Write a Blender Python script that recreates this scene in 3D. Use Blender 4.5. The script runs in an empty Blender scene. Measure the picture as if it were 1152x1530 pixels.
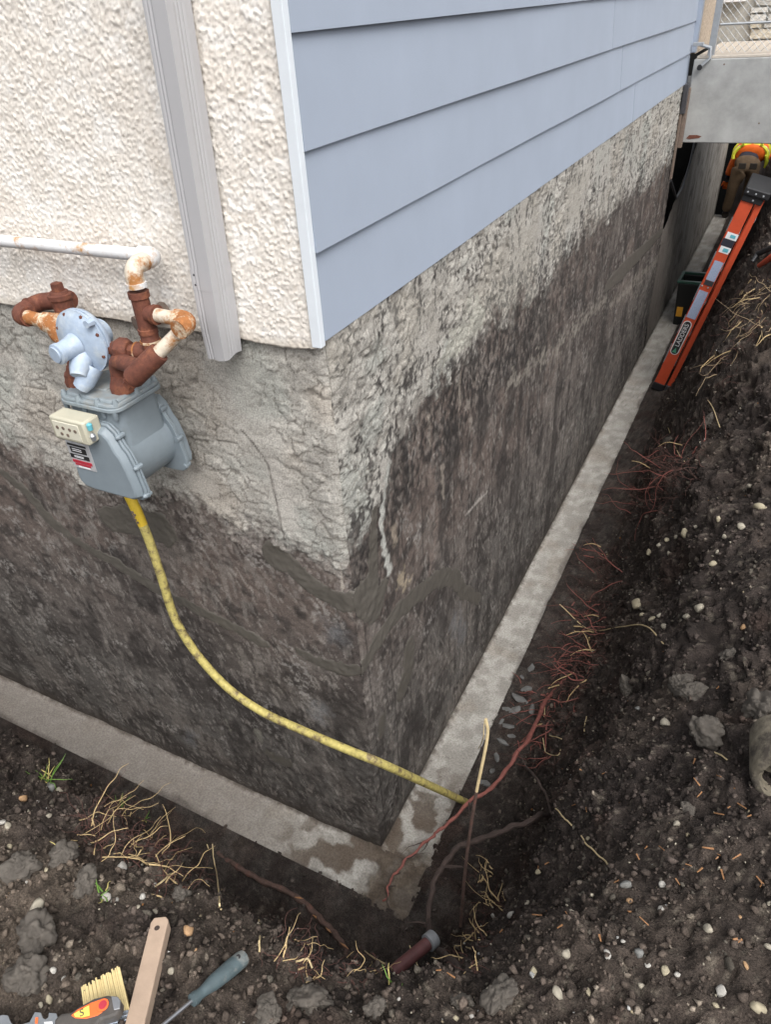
import bpy, bmesh, math, random
import numpy as np
from mathutils import Vector, Matrix, Quaternion
from mathutils.bvhtree import BVHTree

# ------------------------------------------------------------------ camera
SC = bpy.context.scene
COL = SC.collection
FPX, CX, CY = 1078.0, 576.0, 765.0            # focal length and centre in photograph pixels
def _n(v): return v / np.linalg.norm(v)
_Y = _n(np.array([1257 - CX, -40 - CY, FPX]))
_D = np.array([683 - CX, 2300 - CY, FPX]); _D = _n(_D - _Y * np.dot(_D, _Y))
_Z = -_D; _X = np.cross(_Y, _Z)
RM = np.stack([_X, _Y, _Z], 1)                # world -> camera (right, down, forward)
CAM = np.array([0.94704, -1.45088, 2.99762])
cam = bpy.data.cameras.new('camera'); camo = bpy.data.objects.new('camera', cam); COL.objects.link(camo)
cam.sensor_fit = 'HORIZONTAL'; cam.sensor_width = 36; cam.lens = 36 * FPX / 1152
cam.clip_start = .05; cam.clip_end = 300
_r, _u, _f = RM.T @ [1, 0, 0], RM.T @ [0, -1, 0], RM.T @ [0, 0, 1]
camo.matrix_world = Matrix(((_r[0], _u[0], -_f[0], CAM[0]), (_r[1], _u[1], -_f[1], CAM[1]), (_r[2], _u[2], -_f[2], CAM[2]), (0, 0, 0, 1)))
SC.camera = camo

# ------------------------------------------------------------------ sky, sun, exposure
SUN_EL, SUN_AZ = 54, 132                       # azimuth clockwise from +Y: behind the camera
w = bpy.data.worlds.new('World'); SC.world = w; w.use_nodes = True
nt = w.node_tree; bg = nt.nodes['Background']
sky = nt.nodes.new('ShaderNodeTexSky'); sky.sky_type = 'NISHITA'; sky.sun_disc = False
sky.sun_elevation = math.radians(SUN_EL); sky.sun_rotation = math.radians(SUN_AZ)
sky.air_density = 1.0; sky.dust_density = 6.0; sky.ozone_density = 1.0
hs = nt.nodes.new('ShaderNodeHueSaturation'); hs.inputs['Saturation'].default_value = .22   # overcast: grey cloud
nt.links.new(sky.outputs[0], hs.inputs['Color']); nt.links.new(hs.outputs[0], bg.inputs[0])
bg.inputs[1].default_value = .15
sl = bpy.data.lights.new('sun', 'SUN'); sl.energy = 0.8; sl.angle = math.radians(45); sl.color = (1, .97, .93)
so = bpy.data.objects.new('sun', sl); COL.objects.link(so)
_sd = Vector((math.sin(math.radians(SUN_AZ)) * math.cos(math.radians(SUN_EL)), math.cos(math.radians(SUN_AZ)) * math.cos(math.radians(SUN_EL)), math.sin(math.radians(SUN_EL))))
so.rotation_euler = _sd.to_track_quat('Z', 'Y').to_euler(); so.location = (0, -4, 8)
vs = SC.view_settings; vs.view_transform = 'Standard'; vs.look = 'None'; vs.gamma = 1; vs.exposure = 0.62
SC.cycles.use_denoising = True
try: SC.cycles.denoiser = 'OPENIMAGEDENOISE'; SC.cycles.denoising_prefilter = 'ACCURATE'; SC.cycles.denoising_input_passes = 'RGB_ALBEDO_NORMAL'
except Exception: pass
SC.cycles.max_bounces = 6; SC.cycles.diffuse_bounces = 4

# ------------------------------------------------------------------ measuring on known planes
def ray(u, v): return RM.T @ np.array([(u - CX) / FPX, (v - CY) / FPX, 1.])
def at(u, v, x=None, y=None, z=None):
    r = ray(u, v); k, val = (0, x) if x is not None else (1, y) if y is not None else (2, z)
    t = (val - CAM[k]) / r[k]; p = CAM + t * r
    return (float(p[0]), float(p[1]), float(p[2]))

# ------------------------------------------------------------------ numpy noise
def _h(ix, iy, iz, s):
    h = (ix.astype(np.int64) * 374761393 + iy.astype(np.int64) * 668265263 + iz.astype(np.int64) * 2147483647 + s * 1274126177) & 0xffffffff
    h = ((h ^ (h >> 13)) * 1274126177) & 0xffffffff
    h = ((h ^ (h >> 16)) * 2246822519) & 0xffffffff
    return ((h ^ (h >> 15)) & 0xffffff) / float(0xffffff)
def vn(p, s=0):
    i = np.floor(p); f = p - i; i = i.astype(np.int64); f = f * f * f * (f * (f * 6 - 15) + 10)
    x, y, z = i[..., 0], i[..., 1], i[..., 2]; fx, fy, fz = f[..., 0], f[..., 1], f[..., 2]
    def L(a, b, t): return a + (b - a) * t
    c = lambda a, b, d: _h(x + a, y + b, z + d, s)
    return L(L(L(c(0,0,0), c(1,0,0), fx), L(c(0,1,0), c(1,1,0), fx), fy), L(L(c(0,0,1), c(1,0,1), fx), L(c(0,1,1), c(1,1,1), fx), fy), fz) * 2 - 1
def fbm(p, o=4, s=0, g=.5):
    a, t, n = 1., 0., 0
    for k in range(o):
        t = t + a * vn(p * 2.0 ** k + 17.3 * k, s + k); n += a; a *= g
    return t / n * 1.5
def worley(p, s=0):
    i = np.floor(p).astype(np.int64); f1 = np.full(p.shape[:-1], 9.); f2 = f1.copy(); cid = f1 * 0
    for a in (-1, 0, 1):
        for b in (-1, 0, 1):
            for c in (-1, 0, 1):
                x, y, z = i[..., 0] + a, i[..., 1] + b, i[..., 2] + c
                d = np.sqrt((x + _h(x, y, z, s) - p[..., 0]) ** 2 + (y + _h(x, y, z, s + 1) - p[..., 1]) ** 2 + (z + _h(x, y, z, s + 2) - p[..., 2]) ** 2)
                near = d < f1
                f2 = np.where(near, f1, np.minimum(f2, d)); cid = np.where(near, _h(x, y, z, s + 3), cid); f1 = np.where(near, d, f1)
    return f1, f2, cid
def ss(a, b, x): t = np.clip((x - a) / (b - a), 0, 1); return t * t * (3 - 2 * t)
def mixc(a, b, t):
    return np.asarray(a) * (1 - t[..., None]) + np.asarray(b) * t[..., None]
def pl_dist(a, z, pts):
    """distance to a polyline whose vertices are (a, z, halfwidth), less the halfwidth"""
    best = np.full(a.shape, 9.)
    for (x0, y0, r0), (x1, y1, r1) in zip(pts[:-1], pts[1:]):
        dx, dy = x1 - x0, y1 - y0; L = dx * dx + dy * dy + 1e-9
        t = np.clip(((a - x0) * dx + (z - y0) * dy) / L, 0, 1)
        best = np.minimum(best, np.hypot(a - x0 - t * dx, z - y0 - t * dy) - (r0 + (r1 - r0) * t))
    return best

# ------------------------------------------------------------------ materials
MATS = {}
def mat(name, col=(.5, .5, .5), rough=.7, metal=0., var=.12, scale=30., bump=.0, bscale=120., attr=False, col2=None, spots=.55, spec=.5, detail=6, bdist=.004, coat=0.):
    m = bpy.data.materials.new(name); m.use_nodes = True; t = m.node_tree; N, L = t.nodes, t.links
    b = N['Principled BSDF']; b.inputs['Roughness'].default_value = rough; b.inputs['Metallic'].default_value = metal
    b.inputs['Specular IOR Level'].default_value = spec; b.inputs['Coat Weight'].default_value = coat
    tc = N.new('ShaderNodeTexCoord'); geo = N.new('ShaderNodeNewGeometry')
    nz = N.new('ShaderNodeTexNoise'); nz.inputs['Scale'].default_value = scale; nz.inputs['Detail'].default_value = detail; nz.inputs['Roughness'].default_value = .62
    L.new(tc.outputs['Object'], nz.inputs['Vector'])
    if attr:
        at_ = N.new('ShaderNodeAttribute'); at_.attribute_name = 'Col'; base = at_.outputs['Color']
    elif col2 is not None:
        rmp = N.new('ShaderNodeValToRGB'); e = rmp.color_ramp.elements
        e[0].position = spots - .06; e[1].position = spots + .06; e[0].color = (*col, 1); e[1].color = (*col2, 1)
        n2 = N.new('ShaderNodeTexNoise'); n2.inputs['Scale'].default_value = scale * .35; n2.inputs['Detail'].default_value = 8; n2.inputs['Roughness'].default_value = .7
        L.new(tc.outputs['Object'], n2.inputs['Vector']); L.new(n2.outputs[0], rmp.inputs[0]); base = rmp.outputs[0]
    else:
        rg = N.new('ShaderNodeRGB'); rg.outputs[0].default_value = (*col, 1); base = rg.outputs[0]
    mr = N.new('ShaderNodeMapRange'); mr.inputs[1].default_value = .25; mr.inputs[2].default_value = .75; mr.inputs[3].default_value = 1 - var; mr.inputs[4].default_value = 1 + var
    L.new(nz.outputs[0], mr.inputs[0])
    mx = N.new('ShaderNodeVectorMath'); mx.operation = 'SCALE'; L.new(base, mx.inputs[0]); L.new(mr.outputs[0], mx.inputs['Scale'])
    L.new(mx.outputs[0], b.inputs['Base Color'])
    if bump:
        bz = N.new('ShaderNodeTexNoise'); bz.inputs['Scale'].default_value = bscale; bz.inputs['Detail'].default_value = 7; bz.inputs['Roughness'].default_value = .65
        L.new(tc.outputs['Object'], bz.inputs['Vector'])
        bp = N.new('ShaderNodeBump'); bp.inputs['Strength'].default_value = bump; bp.inputs['Distance'].default_value = bdist
        L.new(bz.outputs[0], bp.inputs['Height']); L.new(bp.outputs[0], b.inputs['Normal'])
    MATS[name] = m; return m
mat('parge', attr=True, rough=.9, var=.42, scale=190, bump=.9, bscale=260, bdist=.004, spec=.3)
mat('wet_cement', (.092, .083, .071), .62, var=.13, scale=22, bump=.35, bscale=60, bdist=.003, spec=.45)
mat('footing', attr=True, rough=.9, var=.36, scale=110, bump=.8, bscale=240, bdist=.003, spec=.3)
mat('stucco', attr=True, rough=.92, var=.06, scale=60, bump=.5, bscale=420, bdist=.002, spec=.25)
mat('soil', attr=True, rough=.93, var=.8, scale=210, bump=1., bscale=300, bdist=.012, spec=.25, detail=9)
mat('crumb', attr=True, rough=.9, var=.55, scale=220, bump=.8, bscale=420, bdist=.003, spec=.25)
mat('stone', attr=True, rough=.75, var=.25, scale=90, bump=.5, bscale=200, bdist=.002, spec=.4)
mat('siding', (.335, .385, .47), .55, var=.045, scale=3.5, bump=.10, bscale=90, bdist=.001, spec=.35)
mat('trim', (.70, .75, .80), .45, var=.04, scale=20, spec=.4)
mat('downspout', (.43, .43, .445), .42, var=.03, scale=4, spec=.45, bump=.02, bscale=30)
mat('downspout_dirt', (.46, .45, .45), .5, var=.1, scale=50, col2=(.2, .18, .16), spots=.6)
mat('meter', (.205, .245, .275), .45, var=.10, scale=14, col2=(.17, .195, .21), spots=.62, spec=.45, bump=.08, bscale=160, bdist=.001)
mat('meter_top', (.225, .265, .29), .55, var=.18, scale=26, col2=(.24, .245, .235), spots=.58, spec=.4, bump=.1, bscale=160, bdist=.001)
mat('regulator', (.36, .44, .55), .5, var=.14, scale=40, spec=.4, bump=.25, bscale=120, bdist=.002, col2=(.46, .52, .58), spots=.56)
mat('rust', (.125, .042, .026), .8, var=.35, scale=70, bump=.4, bscale=200, bdist=.002, col2=(.21, .075, .038), spots=.56)
mat('rust_orange', (.33, .13, .04), .8, var=.3, scale=90, bump=.4, bscale=200, bdist=.002, col2=(.62, .52, .38), spots=.55)
mat('white_pipe', (.68, .69, .70), .5, var=.08, scale=40, bump=.15, bscale=150, bdist=.002, col2=(.44, .24, .09), spots=.575)
mat('white_pipe_worn', (.62, .55, .45), .55, var=.15, scale=60, bump=.2, bscale=150, bdist=.002, col2=(.36, .16, .05), spots=.53)
mat('old_pipe', (.16, .12, .095), .75, var=.3, scale=60, bump=.4)
mat('yellow_pipe', (.47, .40, .135), .6, var=.3, scale=60, bump=.4, bscale=110, bdist=.003, col2=(.17, .13, .07), spots=.56, spec=.35)
mat('yellow_tape', (.60, .42, .04), .45, var=.15, scale=30)
mat('glass_index', (.50, .48, .38), .25, var=.06, scale=20)
mat('dial_face', (.60, .58, .48), .5, var=.05)
mat('black_plastic', (.018, .018, .02), .4, var=.2, scale=40)
mat('dark_steel', (.09, .09, .10), .45, .6, var=.2, scale=40)
mat('galv', (.42, .44, .46), .45, .7, var=.12, scale=30)
mat('plate_silver', (.55, .56, .58), .4, .3, var=.05)
mat('print_black', (.02, .02, .02), .5); mat('print_red', (.42, .03, .05), .5); mat('print_white', (.75, .76, .78), .5, var=.05)
mat('print_blue', (.34, .40, .55), .5, var=.35, scale=160); mat('print_teal', (.12, .42, .50), .5); mat('print_green', (.08, .32, .20), .5)
mat('ladder_orange', (.52, .075, .03), .45, var=.12, scale=14, bump=.1, bscale=60, spec=.45)
mat('ladder_dirty', (.38, .07, .03), .6, var=.3, scale=30)
mat('concrete', (.33, .335, .33), .9, var=.22, scale=7, bump=.5, bscale=70, bdist=.003, col2=(.40, .36, .30), spots=.66)
mat('deck', (.48, .43, .37), .85, var=.1, scale=40, bump=.3, bscale=120)
mat('pebble_wall', (.42, .35, .28), .9, var=.5, scale=45, bump=1., bscale=60, bdist=.01)
mat('mortar', (.36, .35, .32), .9, var=.2, scale=30)
mat('white_paint', (.72, .73, .75), .45, var=.04)
mat('window_glass', (.16, .19, .22), .08, var=.05)
mat('house_dark', (.05, .05, .05), .9)
mat('vest', (.95, .17, .015), .7, var=.12, scale=14); mat('vest_yellow', (.78, .80, .06), .6, var=.1); mat('reflective', (.62, .64, .62), .35, var=.1)
mat('trousers', (.115, .075, .042), .85, var=.3, scale=12, bump=.5, bscale=20, bdist=.02); mat('navy', (.02, .021, .035), .85, var=.2)
mat('skin', (.45, .27, .2), .55); mat('glove', (.20, .17, .13), .8, var=.3, scale=25); mat('boot', (.035, .028, .022), .8, var=.3)
mat('bin_black', (.007, .008, .008), .35, var=.2, scale=20, spec=.5); mat('bin_green', (.02, .06, .045), .35, var=.3, scale=20); mat('label_yellow', (.60, .28, .02), .5)
mat('root_red', (.22, .075, .06), .75, var=.4, scale=40); mat('root_dark', (.058, .040, .034), .85, var=.4, scale=40, bump=.6, bscale=90)
mat('root_brown', (.085, .052, .042), .85, var=.45, scale=45, bump=.7, bscale=90, col2=(.13, .06, .045), spots=.6)
mat('root_tan', (.50, .37, .19), .7, var=.3, scale=40); mat('root_pale', (.58, .46, .26), .7, var=.25, scale=40); mat('chip', (.32, .16, .07), .7, var=.5, scale=60)
mat('root_dry', (.27, .20, .12), .8, var=.4, scale=40)
mat('root_fine', (.10, .045, .036), .85, var=.4, scale=40)
mat('straw', (.55, .47, .17), .6, var=.25, scale=60); mat('grass', (.13, .25, .045), .6, var=.3, scale=30)
mat('clay_pipe', (.155, .135, .10), .9, var=.4, scale=40, col2=(.06, .05, .04), spots=.55, bump=.8, bscale=90, bdist=.005)
mat('drain', (.115, .045, .045), .6, var=.35, scale=30, bump=.2); mat('drain_cap', (.22, .23, .245), .55, var=.2, scale=40)
mat('wood', (.43, .32, .24), .75, var=.13, scale=20, bump=.3, bscale=60, col2=(.30, .215, .16), spots=.64)
mat('bristle', (.66, .53, .26), .6, var=.12, scale=90, bump=.3, bscale=200)
mat('ferrule', (.55, .62, .72), .25, .8, var=.08); mat('grip_dark', (.075, .068, .062), .65, var=.25, scale=60, bump=.3); mat('grip_orange', (.82, .15, .035), .5, var=.08)
mat('print_yellow', (.85, .66, .12), .5); mat('handle_teal', (.075, .105, .115), .55, var=.25, scale=30, bump=.3, col2=(.20, .21, .20), spots=.58)
mat('steel', (.42, .43, .45), .35, .9, var=.15, scale=30)
mat('blade_steel', (.30, .32, .34), .4, .7, var=.2, scale=30)

# ------------------------------------------------------------------ object helpers
def tag(o, label=None, cat=None, group=None, kind=None):
    for k, v in (('label', label), ('category', cat), ('group', group), ('kind', kind)):
        if v: o[k] = v
    return o
def empty(name, loc, label=None, cat=None, group=None):
    o = bpy.data.objects.new(name, None); COL.objects.link(o); o.location = loc; o.empty_display_size = .05
    return tag(o, label, cat, group)
def wloc(o):
    v = Vector((0, 0, 0))
    while o is not None: v += o.location; o = o.parent
    return v
def finish(name, me, material, parent=None, smooth=True, origin=None):
    """me holds world coordinates; its origin moves to the object's own base"""
    if origin is None:
        n = len(me.vertices); a = np.empty(n * 3); me.vertices.foreach_get('co', a); a = a.reshape(-1, 3)
        origin = Vector(((a[:, 0].min() + a[:, 0].max()) / 2, (a[:, 1].min() + a[:, 1].max()) / 2, a[:, 2].min()))
    me.transform(Matrix.Translation(-Vector(origin)))
    o = bpy.data.objects.new(name, me); COL.objects.link(o)
    o.location = Vector(origin) - (wloc(parent) if parent else Vector((0, 0, 0))); o.parent = parent
    me.materials.append(MATS[material])
    if smooth: me.shade_smooth()
    return o
class MB:
    def __init__(s): s.v = []; s.f = []
    def add(s, vs, fs):
        k = len(s.v); s.v += [tuple(map(float, v)) for v in vs]; s.f += [tuple(i + k for i in f) for f in fs]; return s
    def box(s, lo, hi, M=None, taper=None):
        x0, y0, z0 = lo; x1, y1, z1 = hi
        vs = [(x0,y0,z0),(x1,y0,z0),(x1,y1,z0),(x0,y1,z0),(x0,y0,z1),(x1,y0,z1),(x1,y1,z1),(x0,y1,z1)]
        if M is not None: vs = [tuple(M @ Vector(v)) for v in vs]
        return s.add(vs, [(3,2,1,0),(4,5,6,7),(0,1,5,4),(1,2,6,5),(2,3,7,6),(3,0,4,7)])
    def tube(s, pts, r, n=10, cap=True):
        pts = [Vector(p) for p in pts]; m = len(pts); rs = r if hasattr(r, '__len__') else [r] * m
        k0 = len(s.v); t0 = (pts[1] - pts[0]).normalized(); up = Vector((0, 0, 1)) if abs(t0.z) < .9 else Vector((1, 0, 0)); a = t0.cross(up).normalized()
        for i, p in enumerate(pts):
            t = (pts[min(i + 1, m - 1)] - pts[max(i - 1, 0)])
            t = t.normalized() if t.length > 1e-9 else t0
            a = (a - t * a.dot(t)).normalized(); b = t.cross(a)
            for j in range(n):
                th = 2 * math.pi * j / n; q = p + (a * math.cos(th) + b * math.sin(th)) * rs[i]; s.v.append(tuple(q))
        for i in range(m - 1):
            for j in range(n):
                j2 = (j + 1) % n; s.f.append((k0 + i*n + j, k0 + i*n + j2, k0 + (i+1)*n + j2, k0 + (i+1)*n + j))
        if cap: s.f.append(tuple(k0 + j for j in range(n))[::-1]); s.f.append(tuple(k0 + (m-1)*n + j for j in range(n)))
        return s
    def lathe(s, p0, axis, prof, n=24):
        """prof: list of (distance along axis, radius)"""
        p0 = Vector(p0); ax = Vector(axis).normalized()
        up = Vector((0, 0, 1)) if abs(ax.z) < .9 else Vector((1, 0, 0)); a = ax.cross(up).normalized(); b = ax.cross(a); k0 = len(s.v)
        for d, r in prof:
            for j in range(n):
                th = 2 * math.pi * (j + .5) / n; s.v.append(tuple(p0 + ax * d + (a * math.cos(th) + b * math.sin(th)) * max(r, 1e-4)))
        m = len(prof)
        for i in range(m - 1):
            for j in range(n):
                j2 = (j + 1) % n; s.f.append((k0 + i*n + j, k0 + i*n + j2, k0 + (i+1)*n + j2, k0 + (i+1)*n + j))
        s.f.append(tuple(k0 + j for j in range(n))[::-1]); s.f.append(tuple(k0 + (m-1)*n + j for j in range(n)))
        return s
    def prism(s, outline, M, h0, h1, inset=0.):
        """outline in the local xy plane, extruded along local z from h0 to h1; the h1 end is inset"""
        n = len(outline); cx = sum(p[0] for p in outline) / n; cy = sum(p[1] for p in outline) / n
        def sh(p):
            d = math.hypot(p[0] - cx, p[1] - cy); k = max(0, d - inset) / d if d > 0 else 1; return cx + (p[0] - cx) * k, cy + (p[1] - cy) * k
        vs = [M @ Vector((p[0], p[1], h0)) for p in outline] + [M @ Vector((*sh(p), h1)) for p in outline]
        return s.add(vs, [tuple(range(n))[::-1], tuple(range(n, 2 * n))] + [(i, (i + 1) % n, n + (i + 1) % n, n + i) for i in range(n)])
    def build(s, name, material, parent=None, smooth=True, bevel=0., seg=2, subsurf=0, origin=None, angle=40):
        me = bpy.data.meshes.new(name); me.from_pydata(s.v, [], s.f); me.update()
        bm = bmesh.new(); bm.from_mesh(me); bmesh.ops.recalc_face_normals(bm, faces=bm.faces); bm.to_mesh(me); bm.free()
        o = finish(name, me, material, parent, smooth, origin)
        if smooth and not subsurf: me.set_sharp_from_angle(angle=math.radians(angle))
        if bevel:
            md = o.modifiers.new('bevel', 'BEVEL'); md.width = bevel; md.segments = seg; md.limit_method = 'ANGLE'; md.angle_limit = math.radians(35); md.harden_normals = False
        if subsurf:
            md = o.modifiers.new('sub', 'SUBSURF'); md.levels = subsurf; md.render_levels = subsurf
        return o
def grid_mesh(name, P, col=None, mask=None):
    """P (r, c, 3) -> quads; mask (r-1, c-1) keeps faces"""
    r, c = P.shape[:2]; idx = np.arange(r * c).reshape(r, c)
    q = np.stack([idx[:-1, :-1], idx[:-1, 1:], idx[1:, 1:], idx[1:, :-1]], -1).reshape(-1, 4)
    V = P.reshape(-1, 3); C = None if col is None else col.reshape(-1, 3)
    if mask is not None:
        q = q[mask.reshape(-1)]
        if len(q) == 0: return None
        used = np.unique(q); mp = np.full(r * c, -1); mp[used] = np.arange(len(used)); q = mp[q]; V = V[used]; C = None if C is None else C[used]
    return raw_mesh(name, V, q, C)
def raw_mesh(name, V, F, C=None):
    me = bpy.data.meshes.new(name); k = F.shape[1]
    me.vertices.add(len(V)); me.vertices.foreach_set('co', np.ascontiguousarray(V, dtype=np.float32).ravel())
    me.loops.add(F.size); me.loops.foreach_set('vertex_index', F.astype(np.int32).ravel())
    me.polygons.add(len(F)); me.polygons.foreach_set('loop_start', np.arange(0, F.size, k, dtype=np.int32)); me.polygons.foreach_set('loop_total', np.full(len(F), k, dtype=np.int32))
    if C is not None:
        a = me.attributes.new('Col', 'FLOAT_COLOR', 'POINT'); a.data.foreach_set('color', np.concatenate([C, np.ones((len(C), 1))], 1).astype(np.float32).ravel())
    me.update(calc_edges=True); me.validate()
    return me
def steps(*segs):
    """(start, end, step) runs joined into one increasing coordinate list"""
    out = []
    for a, b, st in segs: out.append(np.linspace(a, b, max(2, int(round((b - a) / st)) + 1))[:-1])
    out.append(np.array([segs[-1][1]])); return np.concatenate(out)
def growing(a, b, st, k):
    o = [a]
    while o[-1] < b: o.append(o[-1] + st); st *= k
    o[-1] = b; return np.array(o)
rng = random.Random(7); nr = np.random.RandomState(7)

# ================================================================== THE HOUSE
house = empty('house', (-.6, 1.0, 0), 'house corner with white dash stucco, blue lap siding and an exposed stained foundation', 'house')
FOUND_TOP = 2.326
def L_(u, v, r): a = at(u, v, y=0.); return (a[0], a[2], r)
def R_(u, v, r): a = at(u, v, x=0.); return (a[1], a[2], r)

def wall_surface(A, Z, side):
    """relief and colour of the foundation wall; A runs along the wall"""
    P = np.stack([A, Z * 1.0, np.full_like(A, 3.1 if side == 'L' else 9.7)], -1)
    wob = fbm(P * 5, 4, 3); wob2 = fbm(P * 22, 4, 9)
    if side == 'L':
        bp = [L_(*p, 0) for p in ((-200, 600), (0, 650), (60, 682), (130, 722), (260, 730), (330, 772), (400, 790), (470, 822), (512, 838), (530, 800))]
    else:
        bp = [R_(*p, 0) for p in ((545, 790), (572, 735), (590, 640), (640, 590), (700, 522), (740, 470), (800, 432), (870, 352), (930, 300), (985, 258))]
    zb = np.interp(A, [b[0] for b in bp], [b[1] for b in bp])
    lm = ss(-.06, .06, Z - zb + wob * .06 + wob2 * .075 + fbm(P * 75, 3, 19) * .05)                     # 1 = light render, 0 = once buried
    # craggy render
    Wp = P * 1.0; Wp[..., 0] += .02 * wob2; Wp[..., 1] += .02 * wob
    f1, f2, cid = worley(Wp * np.array([17, 24, 17]), 5)
    g1, g2, gid = worley(Wp * np.array([46, 60, 46]), 15)
    n3 = fbm(P * 60, 4, 31); n4 = fbm(P * 9, 4, 41)
    smoothp = ss(.15, .5, fbm(P * 3.3, 3, 77))                                # trowelled smooth areas
    if side == 'L':
        smoothp = np.maximum(smoothp, ss(.06, -.06, pl_dist(A, Z, [L_(345, 560, .09), L_(385, 660, .07), L_(430, 770, .05)])) * .85)
    crag = ss(.12, .02, f2 - f1)                                              # crevices between plates
    crag2 = ss(.10, .02, g2 - g1)
    amp = lm * (1 - .75 * smoothp)
    H = amp * (.48 if side == 'L' else .7) * (.010 * (cid - .4) + .006 * n4 + .005 * (gid - .5) + .003 * n3 - .006 * crag * (cid > .35) - .003 * crag2 * (gid > .4)) + (1 - lm) * (.0022 * n3 + .003 * n4)
    H = H + lm * .006
    cav = amp * np.clip(crag * (cid > .35) * .8 + crag2 * (gid > .4) * .55, 0, 1)
    # colours
    tone = fbm(P * 4.2, 3, 51); tone2 = fbm(P * 13, 4, 61)
    light = mixc((.37, .352, .32), (.485, .465, .425), ss(-.5, .5, tone2))
    light = mixc(light, (.42, .37, .315), ss(.1, .6, tone) * .5); light = mixc(light, (.36, .375, .345), ss(.1, .6, -tone) * .6)
    light = mixc(light, (.50, .47, .43), smoothp * .35)
    light = mixc(light, (.10, .085, .07), cav * .7)
    if side == 'R':                                                           # black specks caught in the rough render
        st = np.stack([A * 70, Z * 46, A * 0], -1); sp = .75 * fbm(st, 4, 71, .7) + .35 * fbm(st * .3, 3, 72)
        depth = ss(.35, -.05, Z - zb)
        light = mixc(light * .92, (.045, .04, .038), ss(.24 - .26 * depth, .44 - .26 * depth, sp + .12 * wob2) * .88)
        light = mixc(light, (.34, .335, .30), ss(0, .6, tone) * .3)
    sk = np.stack([A * 48, Z * 15, A * 0], -1); streak = fbm(sk, 4, 81)
    sk2 = np.stack([(A + .5 * Z) * 90, (Z - .5 * A) * 20, A * 0], -1); scr = fbm(sk2, 3, 91)
    zmid = ss(.5, 1.45, Z + .15 * wob)
    dark = mixc((.108, .099, .091), (.118, .093, .081), zmid)
    dark = mixc(dark, (.040, .034, .031), ss(-.05, .5, tone2 + .4 * streak) * .8)
    dark = mixc(dark, (.046, .039, .036), ss(-.05, .5, fbm(P * 3.1, 5, 67)) * .7); dark = mixc(dark, (.165, .145, .13), ss(.12, .55, fbm(P * 3.6 + 5, 5, 68, .6)) * .55)
    dark = mixc(dark, (.235, .21, .19), ss(.25, .8, streak + .45 * tone) * .5)
    dark = mixc(dark, (.29, .265, .24), ss(.42, .8, scr) * .55)
    dark = mixc(dark, (.33, .31, .29), ss(.40, .6, fbm(P * 8, 5, 171)) * ss(.0, .5, fbm(P * 90, 2, 172)) * .55)
    dark = mixc(dark, (.034, .029, .027), ss(.25, .65, fbm(P * np.array([7, 2.6, 7]), 5, 173)) * .7)
    dark = mixc(dark, (.033, .027, .025), ss(.35, .7, fbm(P * 30, 4, 101)) * .55)
    if side == 'R':
        band = ss(.33, .05, np.abs(Z - zb + .17) ) * ss(2.9, .6, A * .6)
        st = np.stack([A * 60, Z * 38, A * 0], -1); sp = fbm(st, 4, 111)
        dark = mixc(dark, (.026, .023, .022), band * ss(-.25, .3, sp) * .85); H = H + (1 - lm) * band * (.004 * sp)
        dark = mixc(dark, (.16, .14, .125), band * ss(.35, .6, -sp) * .6)
        zz = np.sin(A * 2 * math.pi / .19 + .8 * np.floor(A / .19 * 1.7)); bl = ss(.985, .999, zz) * (Z < 1.55) * (A < 3.5)   # board marks of the old formwork
        dark = mixc(dark, (.028, .024, .022), bl * .75); H = H - bl * .0015
    else:
        dark = mixc(dark, (.135, .112, .10), ss(.3, .0, zb - Z) * ss(-.2, .5, fbm(P * 30, 3, 121)) * .8)
        dark = mixc(dark, (.27, .24, .22), ss(.3, .0, zb - Z) * ss(.25, .5, fbm(P * 70, 3, 131)) * .8)
    # darker band along the footing
    C = mixc(dark, light, lm)
    def paint(pts, col, s=1., edge=.012, nz=.02):
        nonlocal C
        m = ss(edge, -edge, pl_dist(A, Z, pts) + wob2 * nz + n3 * nz * .6) * s; C = mixc(C, col, m); return m
    if side == 'L':
        paint([L_(362, 640, .003), L_(386, 668, .003), L_(402, 692, .0035), L_(413, 740, .003), L_(427, 806, .003)], (.06, .05, .045), .9, .003, .003)
        paint([L_(415, 690, .02), L_(440, 800, .03)], (.52, .49, .45), .55, .03, .04)
        paint([L_(486, 735, .012), L_(500, 742, .012)], (.56, .54, .5), .6)
        for u, v, r in ((340, 1085, .011), (384, 1097, .012)): paint([L_(u, v - 5, r), L_(u + 4, v + 6, r)], (.20, .19, .16), .8, .006, .012)
        for u, v, r in ((285, 1096, .03), (478, 1060, .026), (500, 940, .03)): paint([L_(u, v, r), L_(u, v + 12, r)], (.17, .17, .175), .6, .04, .03)
        paint([L_(509, 840, .004), L_(512, 890, .004)], (.42, .38, .33), .8, .004, .006)
        paint([L_(395, 860, .004), L_(430, 890, .006), L_(470, 925, .004)], (.22, .19, .17), .7, .01, .02)
        paint([L_(250, 600, .015), L_(230, 640, .02), L_(300, 690, .008)], (.10, .085, .075), .5, .03, .06)
        for u, v in ((300, 880), (310, 950), (322, 1010)): paint([L_(u, v, .003), L_(u + 9, v + 60, .002)], (.035, .03, .028), .7, .004, .004)
    else:
        paint([R_(579, 690, .012), R_(572, 745, .011), R_(568, 790, .012), R_(582, 850, .018)], (.41, .41, .38), .95, .006, .014)
        paint([R_(700, 450, .03), R_(715, 470, .05), R_(690, 500, .05), R_(660, 530, .03)], (.40, .39, .34), .8, .02, .04)
        paint([R_(640, 560, .03), R_(625, 600, .02), R_(600, 640, .02)], (.42, .40, .36), .6, .02, .05)
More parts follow.
